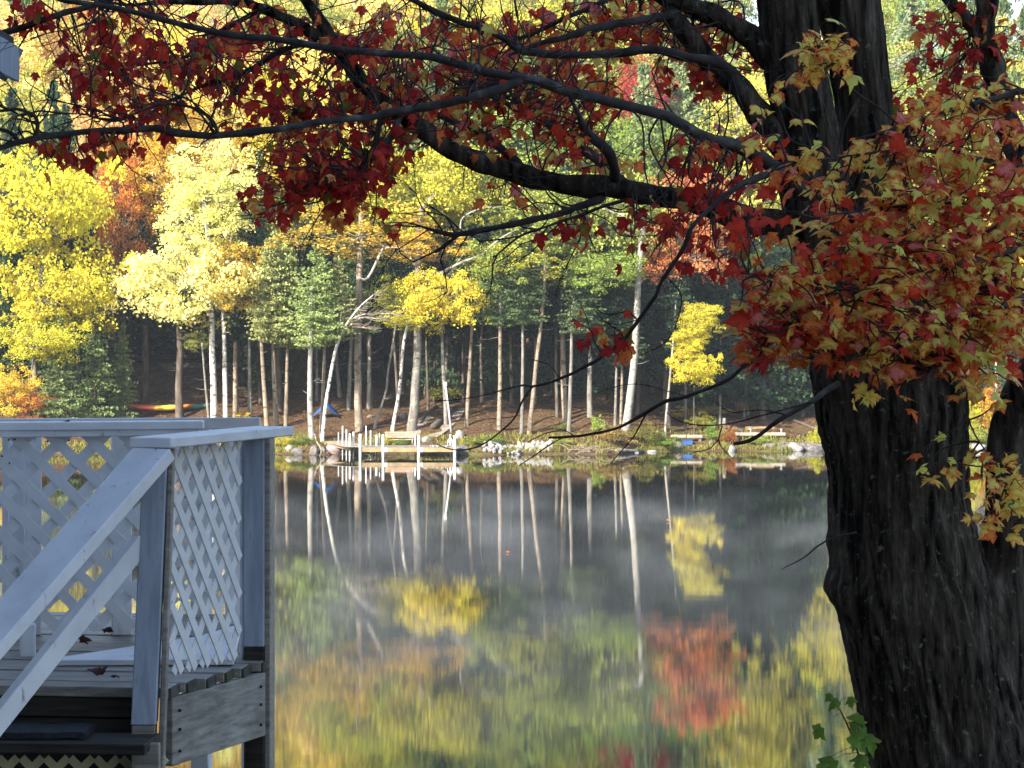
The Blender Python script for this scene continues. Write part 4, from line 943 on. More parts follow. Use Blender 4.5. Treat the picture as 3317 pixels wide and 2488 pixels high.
# front fascia boards under the plank edge
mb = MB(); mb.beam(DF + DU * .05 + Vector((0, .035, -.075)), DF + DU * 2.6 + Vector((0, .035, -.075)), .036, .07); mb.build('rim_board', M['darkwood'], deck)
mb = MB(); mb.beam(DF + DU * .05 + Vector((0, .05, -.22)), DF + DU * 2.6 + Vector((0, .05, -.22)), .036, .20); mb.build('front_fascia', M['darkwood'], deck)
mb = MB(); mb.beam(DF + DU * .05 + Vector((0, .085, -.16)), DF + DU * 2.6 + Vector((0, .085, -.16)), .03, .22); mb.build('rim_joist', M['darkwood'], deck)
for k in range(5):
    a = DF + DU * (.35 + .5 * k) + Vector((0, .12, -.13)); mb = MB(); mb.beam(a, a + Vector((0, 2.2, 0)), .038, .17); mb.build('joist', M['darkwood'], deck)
# newel post at the stair head: leans a little
def slab_post(name, mat, b, t_, w1, w2, rz=0.0):
    mb = MB(); u = Vector((math.cos(rz), math.sin(rz), 0)); v = Vector((-math.sin(rz), math.cos(rz), 0)); vs_ = []
    for p in (b, t_):
        for (i, j) in ((-1, -1), (1, -1), (1, 1), (-1, 1)): vs_.append(Vector(p) + u * (i * w1 / 2) + v * (j * w2 / 2))
    mb.add(vs_, [(0, 3, 2, 1), (4, 5, 6, 7), (0, 1, 5, 4), (1, 2, 6, 5), (2, 3, 7, 6), (3, 0, 4, 7)]); return mb.build(name, M[mat], deck, bevel=.004)
rzP = rzU + .16
top = P(338, 968, 9.48); bot = P(312, 1563, 9.40)
slab_post('newel_post', 'paint_grey', bot, top, .089, .089, rzP)
low = P(309, 1800, 9.40); slab_post('post_foot', 'plank', low, bot - Vector((0, 0, .002)), .084, .084, rzP)
# trim strip of bare wood on the right face of the newel
off = Vector((math.cos(rzP), math.sin(rzP), 0)) * .056
slab_post('post_side_board', 'plank', P(315, 1680, 9.42) + off, P(338, 970, 9.50) + off, .020, .086, rzP)
# back corner post
bpst = P(553, 1395, 10.32); tpst = P(553, 946, 10.32)
slab_post('corner_post', 'paint_grey', bpst, tpst, .083, .083, rzU)
slab_post('post_foot', 'darkwood', Vector((bpst.x, bpst.y, 2.0)), bpst - Vector((0, 0, .002)), .081, .081, rzU)
offb = Vector((.053, .0, 0)); slab_post('post_side_board', 'plank', Vector((bpst.x + .0, bpst.y + .01, 2.0)) + offb, tpst + offb + Vector((0, .01, 0)), .024, .09, rzU)
slab_post('trim_strip', 'paint', P(525, 1425, 10.34), P(525, 950, 10.34), .018, .05, rzU)
# top rail cap (right side)
zc = CZ - .387
c0 = P(337, 943, 9.5); c1 = Vector((-.965, 10.56, zc - .019)); c0 = Vector((c0.x - .01, 9.42, zc - .019))
cdir = (c1 - c0).normalized()
mb = MB(); mb.beam(c0, c1, .165, .038); mb.build('rail_cap', M['paint'], deck, bevel=.004)

def lattice(name, p0, udir, length, z0, z1, period, sw, th, mat, parent, k=1.0):
    """two crossed layers of slats in a vertical panel; every slat is its own board"""
    pan = empty(name, p0); pan.parent = parent; pan.location = Vector(p0) - Vector(parent.location)
    u = Vector((udir[0], udir[1], 0)).normalized(); nrm = u.cross(Vector((0, 0, 1))).normalized(); Hz = z1 - z0; H = Hz * k
    base = Vector((p0[0], p0[1], z0)); step = period * k
    for layer, sg in ((0, 1), (1, -1)):
        kk = -int(H / step) - 1
        while kk * step < length + H:
            pts = []
            s0 = kk * step + .3 * step if sg > 0 else kk * step
            # line: sx = s0 + sg*z  (sg>0 rises right), or sx = s0 - z + ... clip to panel
            f = (lambda z: s0 + z) if sg > 0 else (lambda z: s0 + H - z - .0)
            za, zb = 0.0, H
            xa_, xb_ = f(0.0), f(H)
            if sg > 0:
                if xa_ < 0: za = -xa_
                if xb_ > length: zb = length - s0
            else:
                if xb_ < 0: zb = s0 + H
                if xa_ > length: za = s0 + H - length
            if zb - za > .02:
                a = base + u * f(za) + Vector((0, 0, za / k)) + nrm * (th * (layer * 1.02)); b_ = base + u * f(zb) + Vector((0, 0, zb / k)) + nrm * (th * (layer * 1.02))
                a += u * rng.gauss(0, .0025); b_ += u * rng.gauss(0, .0025)
                mb = MB(); mb.beam(a, b_, th, sw, up=Vector((0, 0, 1)))
                me = mb.mesh('slat'); me.materials.append(M[mat]); o = bpy.data.objects.new('slat', me); COL.objects.link(o); o.parent = pan; o.location = -Vector(p0)
            kk += 1
    return pan
pl0 = P(366, 1456, 9.62); lz0 = ZF + .035
lattice('lattice_panel', (pl0.x, pl0.y, lz0), DV, .575, lz0, zc - .04, .146, .037, .005, 'lattice', deck, k=.76)
# left rail further back with wide lattice, and the posts behind it
dl = 11.0
la = P(-60, 0, dl); lb = P(312, 0, dl + .05)
lattice('wide_lattice_panel', (la.x, la.y, ZF + .045), (lb - la), (lb - la).length, ZF + .045, CZ - .428, .157, .046, .007, 'lattice', deck)
mb = MB(); mb.beam(P(-60, 921, dl - .02), P(440, 917, dl + .06), .14, .034); mb.build('rail_cap', M['paint'], deck, bevel=.003)
mb = MB(); mb.beam(P(-60, 934, dl - .06), P(430, 929, dl + .02), .034, .045); mb.build('rail_face', M['paint'], deck, bevel=.003)
for (xa_, wd_, d_) in ((71, .072, 11.2), (38, .08, 11.35), (262, .085, 11.2), (505, .07, 11.6), (60, .06, 10.45)):
    p = P(xa_, 940, d_); p.z = CZ - .45 if d_ > 10.6 else ZF + .13; slab_post('rail_post', 'paint', Vector((p.x, p.y, ZF)), p, wd_, .085, rzU + .35)
# far back rail and fine lattice under it
db = 12.2
mb = MB(); mb.beam(P(-60, 917, db), P(562, 914, db), .05, .054); mb.build('rail_cap', M['paint'], deck, bevel=.004)
bb = P(330, 0, db + .05); be = P(545, 0, db + .05)
lattice('back_lattice_panel', (bb.x, bb.y, ZF + .03), (be - bb), (be - bb).length, ZF + .03, CZ - .46, .101, .036, .006, 'lattice', deck)
for xx in (P(540, 0, db).x, P(430, 0, db).x, P(20, 0, db).x):
    slab_post('rail_post', 'paint', Vector((xx, db + .1, 2.5)), Vector((xx, db + .1, CZ - .46)), .085, .085, rzU)
mb = MB(); mb.beam(Vector((P(-60, 0, db).x, db, ZF - .12)), Vector((-1.2, db - .15, ZF - .12)), .04, .2); mb.build('back_fascia', M['fascia'], deck)
for (x, y, d) in ((20, 950, 10.99), (33, 949, 10.99), (104, 953, 10.99), (22, 1000, 10.99), (150, 951, 10.99), (6, 985, 10.99), (420, 950, 9.7), (455, 946, 9.85), (500, 943, 10.1)):
    p = P(x, y, d) - Vector((0, .012, 0)); mb = MB(); mb.tube([p, p - Vector((0, .004, 0))], [.0042, .0042], 6); mb.build('nail_head', M['black'], deck)
# low white tapered kick board on the floor
wa, wb = P(86, 0, 10.33), P(540, 0, 10.42)
def fl(x, y, h=0.0):
    d = (1.31 - h) * F / (y - HY); q_ = P(x, y, d); return Vector((q_.x, q_.y, ZF + h - .024))
mb = MB(); mb.prism([fl(84, 1425, .028), fl(505, 1423, .028), fl(522, 1345, .028), fl(430, 1373, .028)], (0, 0, .022)); mb.build('floor_panel', M['paint'], deck, bevel=.002)
# stair: handrail cap, lower rail, treads, stringer
h0 = P(330, 982, 9.40); h1 = P(-30, 1392, 8.75); hd = (h1 - h0)
mb = MB(); mb.beam(h0 - hd * .01, h0 + hd * 2.6, .185, .048); mb.build('stair_rail_cap', M['paint'], deck, bevel=.004)
r0 = P(303, 1172, 9.44); r1 = P(-20, 1576, 8.8); rd = r1 - r0
mb = MB(); mb.beam(r0, r0 + rd * 2.5, .042, .075); mb.build('stair_lower_rail', M['paint'], deck, bevel=.003)
for k in range(2):
    zz = P(0, 1591, 9.3).z - .165 * k - .019; yy = 9.32 - .27 * k
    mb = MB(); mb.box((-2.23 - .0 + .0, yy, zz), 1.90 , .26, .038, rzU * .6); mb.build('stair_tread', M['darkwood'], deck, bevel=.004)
slab_post('stair_post', 'plank', P(315, 1700, 9.22), P(315, 1605, 9.22), .10, .04, 0)
# lattice skirt under the stair: only its top shows
M['cream'] = surf('sunlit_cream', [(0.3, (0.62, 0.56, 0.36)), (0.7, (0.78, 0.72, 0.5))], scale=9, bump=.1)  # cream brightness in the slat colour stands in for sunlight
lattice('skirt_lattice', (P(-60, 0, 9.42).x, 9.42, 3.65), (1, -.02, 0), .72, 3.65, P(0, 1636, 9.42).z, .09, .03, .006, 'cream', deck)
# door mat on the tread
mt = P(90, 1588, 9.3); mb = MB()
nn = 18; vv = []; ff = []
for j in range(6):
    for i in range(nn):
        u, v_ = i / (nn - 1), j / 5
        vv.append((mt.x - .45 + u * .62, 9.22 + v_ * .22, P(0, 1591, 9.3).z + .006 + .02 + .006 * mnoise.noise(Vector((u * 6, v_ * 3, 1)))))
for j in range(5):
    for i in range(nn - 1): ff.append((j * nn + i, j * nn + i + 1, (j + 1) * nn + i + 1, (j + 1) * nn + i))
me = bpy.data.meshes.new('door_mat'); me.from_pydata(vv, [], ff); o = link('door_mat', me, None, M['mat']); sm_ = o.modifiers.new('thick', 'SOLIDIFY'); sm_.thickness = .022
tag(o, 'black bristly mat on the stair tread', 'mat')

# ------------------------------------------------------------------ maple in the foreground
HALF = [(0, 0), (.17, -.06), (.31, .07), (.34, .21), (.56, .47), (.40, .52), (.22, .47), (.27, .68), (.12, .78), (0, 1.06)]
OUT = [Vector((x, y, 0)) for x, y in HALF] + [Vector((-x, y, 0)) for x, y in HALF[-2:0:-1]]
def leaf_geo(curl, fold, seed):
    r_ = random.Random(seed); c = Vector((0, .40, 0))
    o = [p + Vector((r_.uniform(-.03, .03), r_.uniform(-.03, .03), 0)) for p in OUT]
    m_ = [c + (p - c) * .55 for p in o]
    vs_ = [c] + m_ + o
    res = []
    for v in vs_:
        z = fold * abs(v.x) - curl * (v.y - .3) ** 2 * 1.0 - curl * .8 * v.x ** 2 + r_.uniform(-.02, .02)
        res.append(Vector((v.x, v.y, z)))
    return res
nO = len(OUT)
LF = [(0, 1 + i, 1 + (i + 1) % nO) for i in range(nO)] + [(1 + i, 1 + nO + i, 1 + nO + (i + 1) % nO, 1 + (i + 1) % nO) for i in range(nO)]
LG = [leaf_geo(rng.uniform(.1, .9), rng.uniform(-.35, .5), k) for k in range(10)]
R1 = (.60, .032, .022); R2 = (.76, .075, .03); R3 = (.3, .02, .02); OR = (.88, .30, .06); YL = (.97, .82, .17); YG = (.70, .78, .18); GR = (.15, .26, .035); PK = (.80, .30, .26); DKR = (.32, .018, .018)
def pick(pal):
    """(inner colour, rim colour)"""
    u = rng.random()
    if pal == 'red':
        return (R1, DKR) if u < .45 else (R2, R1) if u < .72 else (OR, R2) if u < .84 else (R2, YG) if u < .92 else (GR, R1)
    if pal == 'mix':
        return (R2, R1) if u < .40 else (OR, R2) if u < .60 else (YL, R2) if u < .78 else (YG, OR) if u < .9 else (PK, R1)
    if pal == 'gold':
        return (YL, R2) if u < .40 else (YL, YG) if u < .54 else (OR, R1) if u < .67 else (R2, R1) if u < .86 else (YG, R2) if u < .92 else (PK, R2)
    if pal == 'yel':
        return (YL, OR) if u < .45 else (YL, R2) if u < .75 else (YG, YL) if u < .9 else (OR, R2)
    if pal == 'green': return (GR, (.17, .28, .04)) if u < .7 else ((.17, .28, .04), GR)
    return (R1, R2)
def leaf_color_arrays(inner, rim):
    lc = [inner] + [tuple(a * .9 + b_ * .1 for a, b_ in zip(inner, rim))] * nO + [tuple(a * .35 + b_ * .65 for a, b_ in zip(inner, rim))] * nO
    le = [tuple(a * .8 + b_ * .2 for a, b_ in zip(inner, rim))] + [tuple(a * .35 + b_ * .65 for a, b_ in zip(inner, rim))] * nO + [rim] * nO
    return lc, le
def leaf_mesh(geo, inner, rim):
    me = bpy.data.meshes.new('leaf'); me.from_pydata([tuple(v) for v in geo], [], LF); me.polygons.foreach_set("use_smooth", [True] * len(LF))
    lc, le = leaf_color_arrays(inner, rim)
    for nm, arr in (('lc', lc), ('le', le)):
        a = me.color_attributes.new(nm, 'FLOAT_COLOR', 'POINT'); a.data.foreach_set("color", np.array([list(c_) + [1] for c_ in arr], np.float32).ravel())
    me.materials.append(M['leaf']); return me

MD = 11.4
tbase = P(2060, 1700, MD)
maple = empty('maple_tree', (tbase.x, MD, ground_h(tbase.x, MD))); tag(maple, 'big forked maple in the foreground with dark furrowed trunk, red and yellow leaves', 'tree')

def thick_limb(pts, sides, n, rough_amp, name, mat, d0=MD, furrow=False):
    """pts (x, y, width px, depth) -> tube with carved bark"""
    q = catmull([tuple(P(x, y, d)) + (w_ * d / F / 2,) for (x, y, w_, d) in pts], n)
    C_ = [Vector(p[:3]) for p in q]; R_ = [max(.002, p[3]) for p in q]
    if sides < 40:
        sd = rng.uniform(0, 99); ll = 0.0
        for i in range(1, len(C_)):
            ll += (Vector(q[i][:3]) - Vector(q[i - 1][:3])).length
            C_[i] = C_[i] + mnoise.noise_vector(Vector((sd, ll * 5, 0))) * (.22 * R_[i] + .006) + mnoise.noise_vector(Vector((sd, ll * 15, 5))) * (.10 * R_[i] + .0025)
            R_[i] *= 1 + .22 * mnoise.noise(Vector((sd + 9, ll * 11, 0)))
    mb = MB(); mb.tube(C_, R_, sides)
    if rough_amp:
        nv = []
        L = 0.0; Ls = [0.0]
        for i in range(1, len(C_)): L += (C_[i] - C_[i - 1]).length; Ls.append(L)
        for i in range(len(C_)):
            for k in range(sides):
                v = Vector(mb.v[i * sides + k]); dirv = (v - C_[i]); rr = dirv.length; dirv.normalize()
                a = 2 * math.pi * k / sides
                pv = Vector((math.cos(a) * R_[i] * 9, math.sin(a) * R_[i] * 9, Ls[i] * 1.3))
                warp = mnoise.noise(pv * .6 + Vector((7, 3, 1))) * .9
                r1 = 1 - abs(mnoise.noise(Vector((math.cos(a + warp * .22) * R_[i] * 26, math.sin(a + warp * .22) * R_[i] * 26, Ls[i] * 2.4)))) * 2
                r2 = mnoise.noise(Vector((math.cos(a) * R_[i] * 70, math.sin(a) * R_[i] * 70, Ls[i] * 22)))
                b0 = mnoise.noise(pv * .45)
                big = 1 - abs(mnoise.noise(Vector((math.cos(a + warp * .1 + Ls[i] * .12) * R_[i] * 10, math.sin(a + warp * .1 + Ls[i] * .12) * R_[i] * 10, Ls[i] * .7 + 4)))) * 2.2
                dr = rough_amp * (r1 * .80 + r2 * .50 + b0 * 1.4 + big * 1.0 - 1.15)
                if furrow:
                    zpx = HY + (CZ - v.z) * F / MD; xpx = CX + v.x * F / MD
                    g_ = math.exp(-((zpx - 1268) / 38) ** 2) * max(0, -dirv.x) ** 3; dr += .055 * g_
                    g_ = math.exp(-((zpx - 1180) / 60) ** 2) * max(0, -dirv.x) ** 2; dr += .02 * g_
                nv.append(tuple(v + dirv * dr))
        mb.v = nv
    return mb.build(name, mat, maple, True), C_, R_

LIMB = []   # sampled points of all limbs for twig attachment: (Vector, radius)
def reg(C_, R_, step=2):
    for i in range(0, len(C_), step): LIMB.append((C_[i], R_[i]))
_, c_, r_ = thick_limb([(2110, 1900, 440, MD), (2085, 1750, 400, MD), (2068, 1659, 372, MD), (2022, 1480, 352, MD), (1982, 1310, 345, MD), (1958, 1190, 318, MD), (1945, 1100, 298, MD), (1940, 1000, 300, MD), (1926, 870, 324, MD), (1905, 760, 312, MD),
             (1884, 650, 306, MD), (1862, 560, 268, MD), (1850, 500, 190, MD), (1845, 470, 100, MD)], 220, 34, .017, 'trunk', M['bark'], furrow=True)
_, c_, r_ = thick_limb([(1812, 600, 150, MD), (1782, 500, 158, MD), (1760, 400, 158, MD), (1748, 300, 142, MD), (1716, 150, 140, MD), (1698, 0, 130, MD), (1684, -160, 120, MD)], 120, 26, .012, 'stem', M['bark'])
reg(c_, r_, 12)
_, c_, r_ = thick_limb([(1905, 610, 150, MD + .1), (1902, 500, 178, MD + .1), (1886, 400, 160, MD + .1), (1868, 280, 136, MD + .1), (1862, 200, 132, MD + .1), (1832, 0, 142, MD + .1), (1815, -160, 120, MD + .1)], 120, 26, .012, 'stem', M['bark'])
reg(c_, r_, 12)
_, c_, r_ = thick_limb([(2100, 1480, 230, MD + .05), (2135, 1340, 180, MD + .05), (2162, 1220, 120, MD + .05), (2172, 1120, 92, MD), (2173, 1030, 84, MD), (2180, 950, 88, MD), (2208, 860, 92, MD - .05), (2262, 760, 86, MD - .2), (2330, 600, 78, MD - .5), (2385, 400, 70, MD - 1), (2400, 200, 60, MD - 1.5), (2405, 0, 50, MD - 1.8), (2405, -150, 40, MD - 2)], 70, 18, .007, 'stem', M['bark'])
reg(c_, r_, 10)
B_ = []
def br(pts, mat='twig', sides=12, amp=.004, n=7, regs=True):
    o, c_, r_ = thick_limb(pts, sides, n, amp, 'branch', M[mat])
    if regs: reg(c_, r_, 2)
br([(1870, 590, 80, MD), (1790, 530, 78, MD), (1700, 492, 70, MD), (1640, 476, 60, MD), (1575, 462, 54, MD), (1497, 435, 51, MD), (1360, 411, 48, MD), (1242, 400, 46, MD), (1125, 372, 44, MD), (1066, 360, 44, MD), (988, 329, 42, MD), (929, 294, 40, MD), (882, 259, 38, MD), (831, 219, 36, MD), (784, 176, 34, MD), (735, 112, 31, MD), (687, 36, 28, MD), (640, -20, 26, MD), (560, -110, 22, MD)], 'bark', 28, .005, 10)
br([(742, 120, 24, MD), (700, 84, 25, MD), (660, 62, 25, MD), (615, 40, 23, MD), (542, 11, 20, MD), (470, 3, 17, MD), (380, 2, 14, MD), (289, 11, 9, MD), (230, 6, 6, MD)], 'bark', 14, .003)
br([(1740, 420, 34, MD - .2), (1650, 345, 32, MD - .5), (1590, 318, 29, MD - .7), (1536, 298, 27, MD - .9), (1477, 270, 25, MD - 1), (1419, 243, 24, MD - 1.1), (1321, 219, 23, MD - 1.2), (1242, 200, 23, MD - 1.2), (1184, 180, 22, MD - 1.3), (1125, 168, 21, MD - 1.3), (1066, 157, 19, MD - 1.3), (1007, 141, 18, MD - 1.3), (929, 125, 17, MD - 1.3), (850, 117, 16, MD - 1.3), (733, 106, 16, MD - 1.3), (615, 87, 16, MD - 1.3), (506, 76, 15, MD - 1.3), (434, 65, 14, MD - 1.3), (362, 43, 13, MD - 1.3), (253, 20, 12, MD - 1.3), (152, 3, 11, MD - 1.3), (60, -20, 9, MD - 1.3)], 'limb_pale', 14, .0025)
br([(1130, 168, 20, MD - 1.3), (1086, 192, 20, MD - 1.35), (1007, 213, 19, MD - 1.4), (929, 231, 18, MD - 1.4), (870, 239, 18, MD - 1.4), (792, 255, 18, MD - 1.4), (723, 260, 17, MD - 1.4), (615, 275, 17, MD - 1.4), (542, 286, 17, MD - 1.4), (452, 293, 17, MD - 1.4), (380, 286, 17, MD - 1.4), (325, 277, 16, MD - 1.4), (253, 282, 15, MD - 1.4), (145, 289, 14, MD - 1.4), (54, 304, 13, MD - 1.4), (-30, 330, 12, MD - 1.4)], 'limb_pale', 14, .0025)
br([(1352, 400, 26, MD), (1301, 353, 22, MD + .1), (1255, 318, 20, MD + .2), (1203, 282, 16, MD + .2), (1144, 251, 14, MD + .2), (1066, 212, 10, MD + .3), (1000, 190, 6, MD + .3)])
br([(1330, 395, 24, MD), (1315, 330, 22, MD - .2), (1270, 285, 20, MD - .2), (1245, 240, 12, MD - .3), (1225, 200, 7, MD - .3)])
br([(1125, 362, 20, MD), (1066, 306, 17, MD + .1), (1007, 274, 15, MD + .2), (929, 243, 11, MD + .3), (860, 215, 7, MD + .4)])
br([(1600, 200, 26, MD - .1), (1560, 140, 24, MD - .2), (1489, 125, 21, MD - .3), (1399, 108, 20, MD - .3), (1282, 118, 20, MD - .3), (1184, 116, 20, MD - .3), (1125, 106, 20, MD - .3), (1078, 78, 18, MD - .3), (1007, 51, 15, MD - .3), (948, 27, 13, MD - .3), (890, 0, 11, MD - .3), (830, -25, 9, MD - .3)])
br([(1710, 340, 64, MD), (1640, 250, 56, MD), (1600, 196, 50, MD), (1517, 114, 44, MD), (1458, 47, 42, MD), (1450, 0, 40, MD), (1448, -90, 36, MD)], 'bark', 24, .005, 9)
br([(1715, 200, 60, MD), (1640, 95, 50, MD), (1560, 40, 45, MD), (1466, 0, 42, MD), (1370, -45, 36, MD)], 'bark', 22, .005, 9)
br([(1465, 30, 22, MD), (1419, 39, 18, MD - .1), (1282, 63, 17, MD - .2), (1164, 94, 13, MD - .2), (1100, 120, 7, MD - .2)])
br([(1400, -40, 16, MD), (1313, 0, 11, MD), (1223, 39, 10, MD), (1125, 82, 8, MD), (1050, 100, 5, MD)])
br([(1300, 428, 18, MD), (1250, 448, 15, MD - .1), (1203, 462, 14, MD - .2), (1105, 486, 13, MD - .3), (1007, 502, 13, MD - .3), (968, 505, 11, MD - .3), (909, 490, 5, MD - .3)], amp=.002)
br([(1000, 502, 9, MD - .3), (975, 520, 8, MD - .3), (950, 535, 7, MD - .3), (929, 546, 3, MD - .3)], amp=.001)
br([(1352, 432, 8, MD - .1), (1203, 482, 6, MD - .2), (1125, 513, 5, MD - .3), (1066, 556, 3, MD - .3)], amp=.001)
br([(1690, 360, 20, MD - 1), (1600, 400, 13, MD - 1.3), (1550, 430, 11, MD - 1.4), (1497, 490, 10, MD - 1.5), (1477, 541, 10, MD - 1.5), (1435, 600, 9, MD - 1.5), (1416, 641, 9, MD - 1.5), (1378, 692, 9, MD - 1.5), (1347, 733, 8, MD - 1.5), (1303, 768, 7, MD - 1.5), (1258, 796, 6.5, MD - 1.5), (1211, 818, 6, MD - 1.5), (1157, 834, 5, MD - 1.5), (1125, 833, 4, MD - 1.5), (1055, 850, 3, MD - 1.5), (1011, 860, 2.5, MD - 1.5), (938, 866, 1.6, MD - 1.5)], amp=.001, regs=False)
br([(1150, 836, 5, MD - 1.5), (1128, 870, 4.4, MD - 1.5), (1108, 906, 4, MD - 1.5), (1055, 955, 3.4, MD - 1.5), (1010, 974, 3, MD - 1.5), (970, 972, 2.4, MD - 1.5), (945, 962, 1.6, MD - 1.5)], amp=0, regs=False)
br([(1810, 830, 16, MD - .35), (1761, 860, 11, MD - .6), (1701, 897, 10, MD - .7), (1654, 932, 9, MD - .7), (1622, 951, 9, MD - .7), (1584, 959, 7, MD - .7)], amp=.001, regs=False)
br([(1770, 720, 12, MD - 1.2), (1680, 750, 10, MD - 1.3), (1613, 790, 9, MD - 1.4), (1572, 821, 9, MD - 1.4), (1537, 837, 8, MD - 1.4), (1480, 856, 7.5, MD - 1.4), (1442, 866, 7.5, MD - 1.4), (1404, 888, 7.5, MD - 1.4), (1353, 916, 7, MD - 1.4), (1306, 932, 6.5, MD - 1.4), (1258, 942, 6, MD - 1.4), (1185, 946, 5, MD - 1.4)], amp=.001, regs=False)
for tw_ in ([(1230, 944, 4), (1208, 950, 3.5), (1160, 980, 3), (1119, 1006, 2)], [(1397, 893, 4), (1369, 942, 3), (1340, 975, 2.4), (1318, 1003, 1.6)], [(1245, 943, 3), (1220, 930, 2.6), (1180, 935, 2.2), (1140, 955, 1.5)], [(1761, 868, 5), (1700, 885, 4), (1620, 905, 3.6), (1560, 917, 3.4), (1500, 918, 3), (1460, 905, 2.5), (1440, 890, 1.8)],
            [(1700, 896, 4), (1640, 885, 3), (1580, 890, 2.6), (1545, 868, 1.8)], [(1560, 920, 3), (1552, 945, 2.6), (1556, 965, 2.4), (1580, 990, 1.6)], [(1552, 950, 2.4), (1530, 970, 2), (1495, 975, 1.5)], [(1480, 856, 2.4), (1420, 840, 2), (1360, 830, 1.6), (1310, 842, 1)], [(1440, 600, 4), (1470, 640, 3), (1460, 700, 2.4), (1430, 745, 2), (1380, 770, 1.5)],
            [(1850, 1150, 5), (1800, 1163, 4), (1765, 1180, 4), (1735, 1205, 3), (1686, 1230, 2)], [(1378, 692, 3), (1330, 700, 2.4), (1300, 690, 1.6)], [(1258, 796, 2.4), (1280, 760, 2), (1270, 730, 1.4)], [(1211, 818, 2.6), (1190, 790, 2), (1150, 775, 1.4)],
            [(590, 268, 4), (600, 240, 3.4), (560, 220, 3), (480, 200, 2)], [(470, 292, 9), (458, 262, 8), (430, 240, 7), (380, 226, 5), (325, 232, 5), (250, 262, 4), (170, 245, 3), (60, 250, 2)], [(78, 300, 9), (85, 275, 9), (75, 250, 8), (40, 238, 7), (0, 240, 6), (-30, 240, 5)], [(40, 305, 8), (28, 290, 8), (0, 280, 7), (-20, 280, 6)],
            [(270, 280, 5), (262, 262, 5), (200, 235, 4), (120, 215, 3), (60, 180, 2), (50, 160, 1.5)], [(75, 248, 3), (65, 205, 2.5), (80, 170, 1.5)]):
    br([(x, y, w_, MD - 1.4) for (x, y, w_) in tw_], amp=0, sides=6, regs=len(tw_) > 4 and tw_[0][1] < 320)
br([(-40, 88, 16, MD - .8), (0, 76, 15, MD - .8), (108, 40, 14, MD - .8), (181, 18, 13, MD - .8), (231, 0, 12, MD - .8), (330, -35, 12, MD - .8)], 'limb_pale')
br([(830, 225, 14, MD), (800, 330, 12, MD - .1), (770, 380, 10, MD - .2), (735, 420, 6, MD - .2)], amp=.001)
br([(870, 245, 13, MD), (840, 300, 12, MD - .2), (790, 350, 9, MD - .3), (735, 415, 5, MD - .4)], amp=.001)
br([(700, 85, 14, MD), (610, 110, 12, MD + .1), (520, 160, 10, MD + .2), (430, 190, 8, MD + .2), (330, 230, 6, MD + .2), (250, 260, 4, MD + .2)], amp=.001)
br([(560, 20, 12, MD), (480, 70, 10, MD + .1), (400, 120, 8, MD + .2), (300, 140, 6, MD + .2), (210, 170, 4, MD + .2)], amp=.001)
br([(960, 315, 12, MD), (880, 260, 10, MD + .2), (800, 250, 9, MD + .3), (700, 232, 8, MD + .3), (640, 240, 5, MD + .3)], amp=.001)
# boughs of the near spray on the right, growing out of the right-hand stem
ND = 8.6
for pts in ([(2400, 240, 30, 9.6), (2300, 340, 22, 9.1), (2212, 362, 17, 8.9), (2140, 352, 13, 8.8), (2050, 330, 9, 8.7), (1940, 325, 7, 8.6), (1820, 340, 5, 8.5), (1700, 350, 3, 8.4)],
            [(2375, 420, 26, 10), (2280, 500, 18, 9.3), (2200, 540, 12, 8.9), (2050, 575, 9, 8.6), (1900, 625, 7, 8.4), (1750, 690, 5, 8.3), (1640, 735, 3, 8.2)],
            [(2360, 470, 24, 10), (2290, 590, 16, 9.4), (2212, 640, 11, 9), (2100, 690, 8, 8.7), (1950, 740, 6, 8.5), (1830, 780, 4, 8.4)],
            [(2320, 620, 22, 10.4), (2260, 690, 15, 9.8), (2212, 738, 11, 9.5), (2160, 750, 8, 9.2), (2080, 770, 5, 9), (2000, 800, 3, 8.9)],
            [(2400, 60, 26, 9.8), (2300, 170, 18, 9.4), (2200, 200, 13, 9.2), (2080, 230, 9, 9), (1960, 270, 7, 8.9), (1850, 300, 4, 8.8)],
            [(2400, 120, 22, 9.7), (2330, 280, 15, 9.2), (2200, 430, 10, 8.9), (2060, 440, 7, 8.6), (1900, 450, 5, 8.4), (1760, 470, 3, 8.2)],
            [(1965, 290, 6, 8.9), (1900, 235, 5, 8.9), (1850, 200, 4.4, 8.9), (1800, 150, 3.6, 8.9), (1770, 110, 2.6, 8.9)],
            [(1900, 640, 5, 8.4), (1800, 620, 4, 8.3), (1700, 600, 3, 8.2), (1600, 590, 2, 8.1)],
            [(2190, 560, 8, 9), (2150, 620, 6, 8.9), (2130, 750, 5, 8.9), (2090, 870, 4, 8.9), (2110, 940, 3.4, 8.9), (2170, 1030, 3, 8.9), (2200, 1090, 2.4, 8.9)],
            [(2300, 320, 16, 9.1), (2240, 400, 11, 8.8), (2150, 490, 8, 8.6), (2020, 520, 6, 8.5), (1880, 540, 4, 8.3), (1750, 560, 3, 8.2)]):
    if pts[0][0] >= 2320:      # root the bough in the right-hand stem
        ys_ = [0, 200, 400, 600, 760]; yy = pts[0][1] + 50
        pts = [(float(np.interp(yy, ys_, [2405, 2400, 2385, 2330, 2262])), yy, pts[0][2] * 1.15, float(np.interp(yy, ys_, [MD - 1.8, MD - 1.5, MD - 1, MD - .5, MD - .2])))] + pts
    elif pts[0][0] == 2300:
        pts = [(2398, 330, 20, MD - 1.3), (2350, 320, 18, 9.6)] + pts
    o, c_, r_ = thick_limb(pts, 8, 6, 0, 'branch', M['twig'])
    B_ += [(c_[i], r_[i]) for i in range(0, len(c_), 1)]
